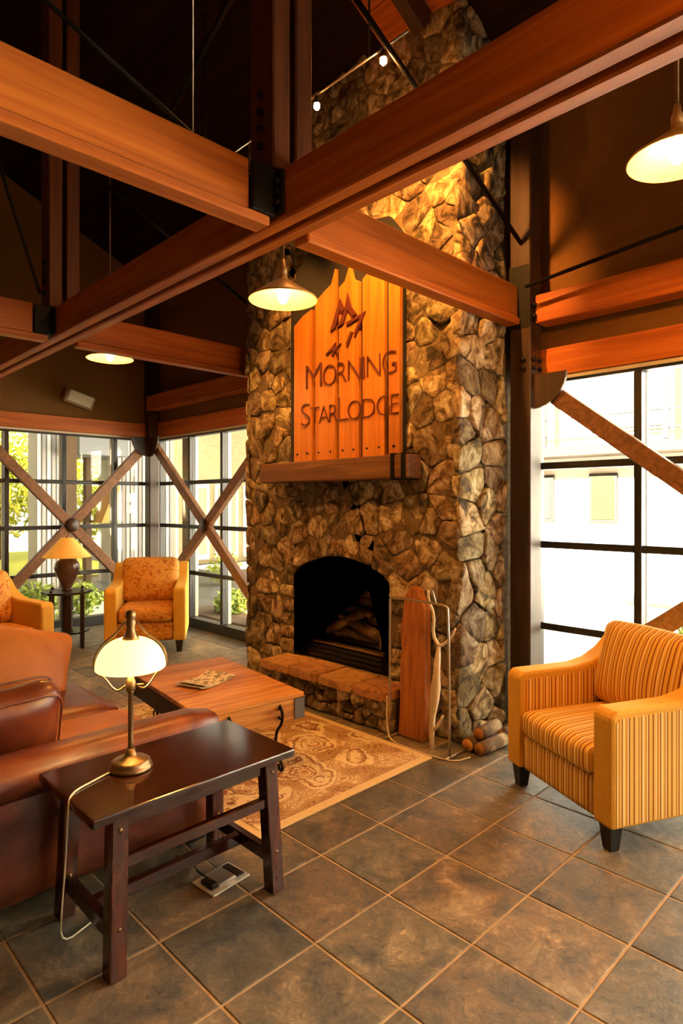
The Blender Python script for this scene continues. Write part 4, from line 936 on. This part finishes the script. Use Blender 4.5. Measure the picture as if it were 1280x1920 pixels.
for k in range(16):
    x = 3.63+k*.06; box('siding_board', x*S, (x+.042)*S, (bY-.02)*S, bY*S-.001, -.1, 3.5*S, white_paint if k % 2 == 0 else grey_siding, lb_, .004)
prism('awning', [(3.38, .75), (3.62, 1.35), (3.62, .75)], lambda u, v_, t_: P(u, t_, v_), bY-.35, bY-.05, ochre, lb_)
for z in (.86, 1.02): box('notice_sheet', 3.86*S, 4.0*S, (bY-.03)*S, (bY-.021)*S, z*S, (z+.12)*S, white_paint, lb_, 0)
fbld = thing('stucco_building', 'beige stucco building with white panels beyond the corner windows', 'building', P(6.5, 11, -.07))
box('wall', 4.85*S, 9*S, 9.6*S, 11*S, -.12, 3.2*S, stucco, fbld, 0)
for k in range(4):
    x = 4.95+k*.62; f_ = box('panel_frame', x*S, (x+.5)*S, 9.55*S, 9.599*S, 0, 1.35*S, white_paint, fbld, .01); box('glass_panel', (x+.06)*S, (x+.44)*S, 9.54*S, 9.549*S, .1*S, 1.27*S, frame_tan, f_, .004)
mb = thing('shade_block', 'tall unseen block added to shade the gable yard', 'building', P(-5, 10, -.07))  # unseen block, added to keep the sun off the yard by the gable
box('wall', -8*S, -2.6*S, 5.6*S, 15*S, -.12, 6.2*S, stucco, mb, 0)
prism('roof', [(-8.3, 6.2), (-2.3, 6.2), (-5.3, 7.6)], lambda u, v_, t_: P(u, t_, v_), 5.4, 15.2, roof_w, mb)
tag(box('planter_bed', 2.95*S, 3.3*S, 3.0*S, 5.19*S, -.0599, .02, bark, bev=.02), kind='structure')
def foliage(c, rx, rz, n, mat, seed, ls=.06):
    rr = random.Random(seed); v, f = [], []
    for _ in range(n):
        d = Vector((rr.gauss(0, 1), rr.gauss(0, 1), rr.gauss(0, 1))).normalized()*rr.uniform(.45, 1); p = Vector(c)+Vector((d.x*rx, d.y*rx, d.z*rz))
        a = Vector((rr.uniform(-1, 1), rr.uniform(-1, 1), rr.uniform(-1, 1))).normalized(); b = a.orthogonal().normalized(); s = ls*rr.uniform(.6, 1.3); k = len(v)
        v += [p-a*s, p+b*s*.45, p+a*s, p-b*s*.45]; f.append((k, k+1, k+2, k+3))
    return mesh('foliage', v, f)
def shrub(label, x, y, r, h, mat, seed, n=420, name='shrub', cat='shrub', trunk=0, ls=.06):
    s = thing(name, label, cat, P(x, y, 0)-Vector((0, 0, .12)), group=cat+'s outside')
    link('foliage', foliage(P(x, y, 0)+Vector((0, 0, trunk+h*.5-.1)), r, h*.5, n, mat, seed, ls), mat, s)
    tube('stem', [P(x, y, 0)+Vector((0, 0, -.12)), P(x, y, 0)+Vector((0, 0, trunk+h*.4))], .02 if not trunk else .09, bark, s, 7)
shrub('leafy green shrub outside behind the small lamp table', 1.9, 5.75, .34, .62, leaf_g, 1)
shrub('green shrub outside the gable windows beside the gold chair', 2.35, 5.85, .30, .55, leaf_g, 2)
shrub('yellow-green shrub at the foot of the window next to the chimney', 3.15, 4.0, .32, .62, leaf_y, 3)
shrub('small green shrub outside the corner window behind the gold chair', 3.25, 4.75, .28, .45, leaf_g, 4)
shrub('green shrub outside the right window above the striped chair', 3.5, 1.02, .28, .75, leaf_g, 5)
shrub('green shrub by the beige stucco building', 4.6, 6.9, .4, .7, leaf_y, 6)
shrub('yellow-green tree behind the entrance building', 3.55, 12.6, 1.7, 3.6, leaf_y, 7, 2600, 'tree', 'tree', .7, .14)
shrub('yellow-green tree seen through the entry opening', 4.05, 10.0, .75, 3.0, leaf_y, 8, 1500, 'tree', 'tree', .5, .11)
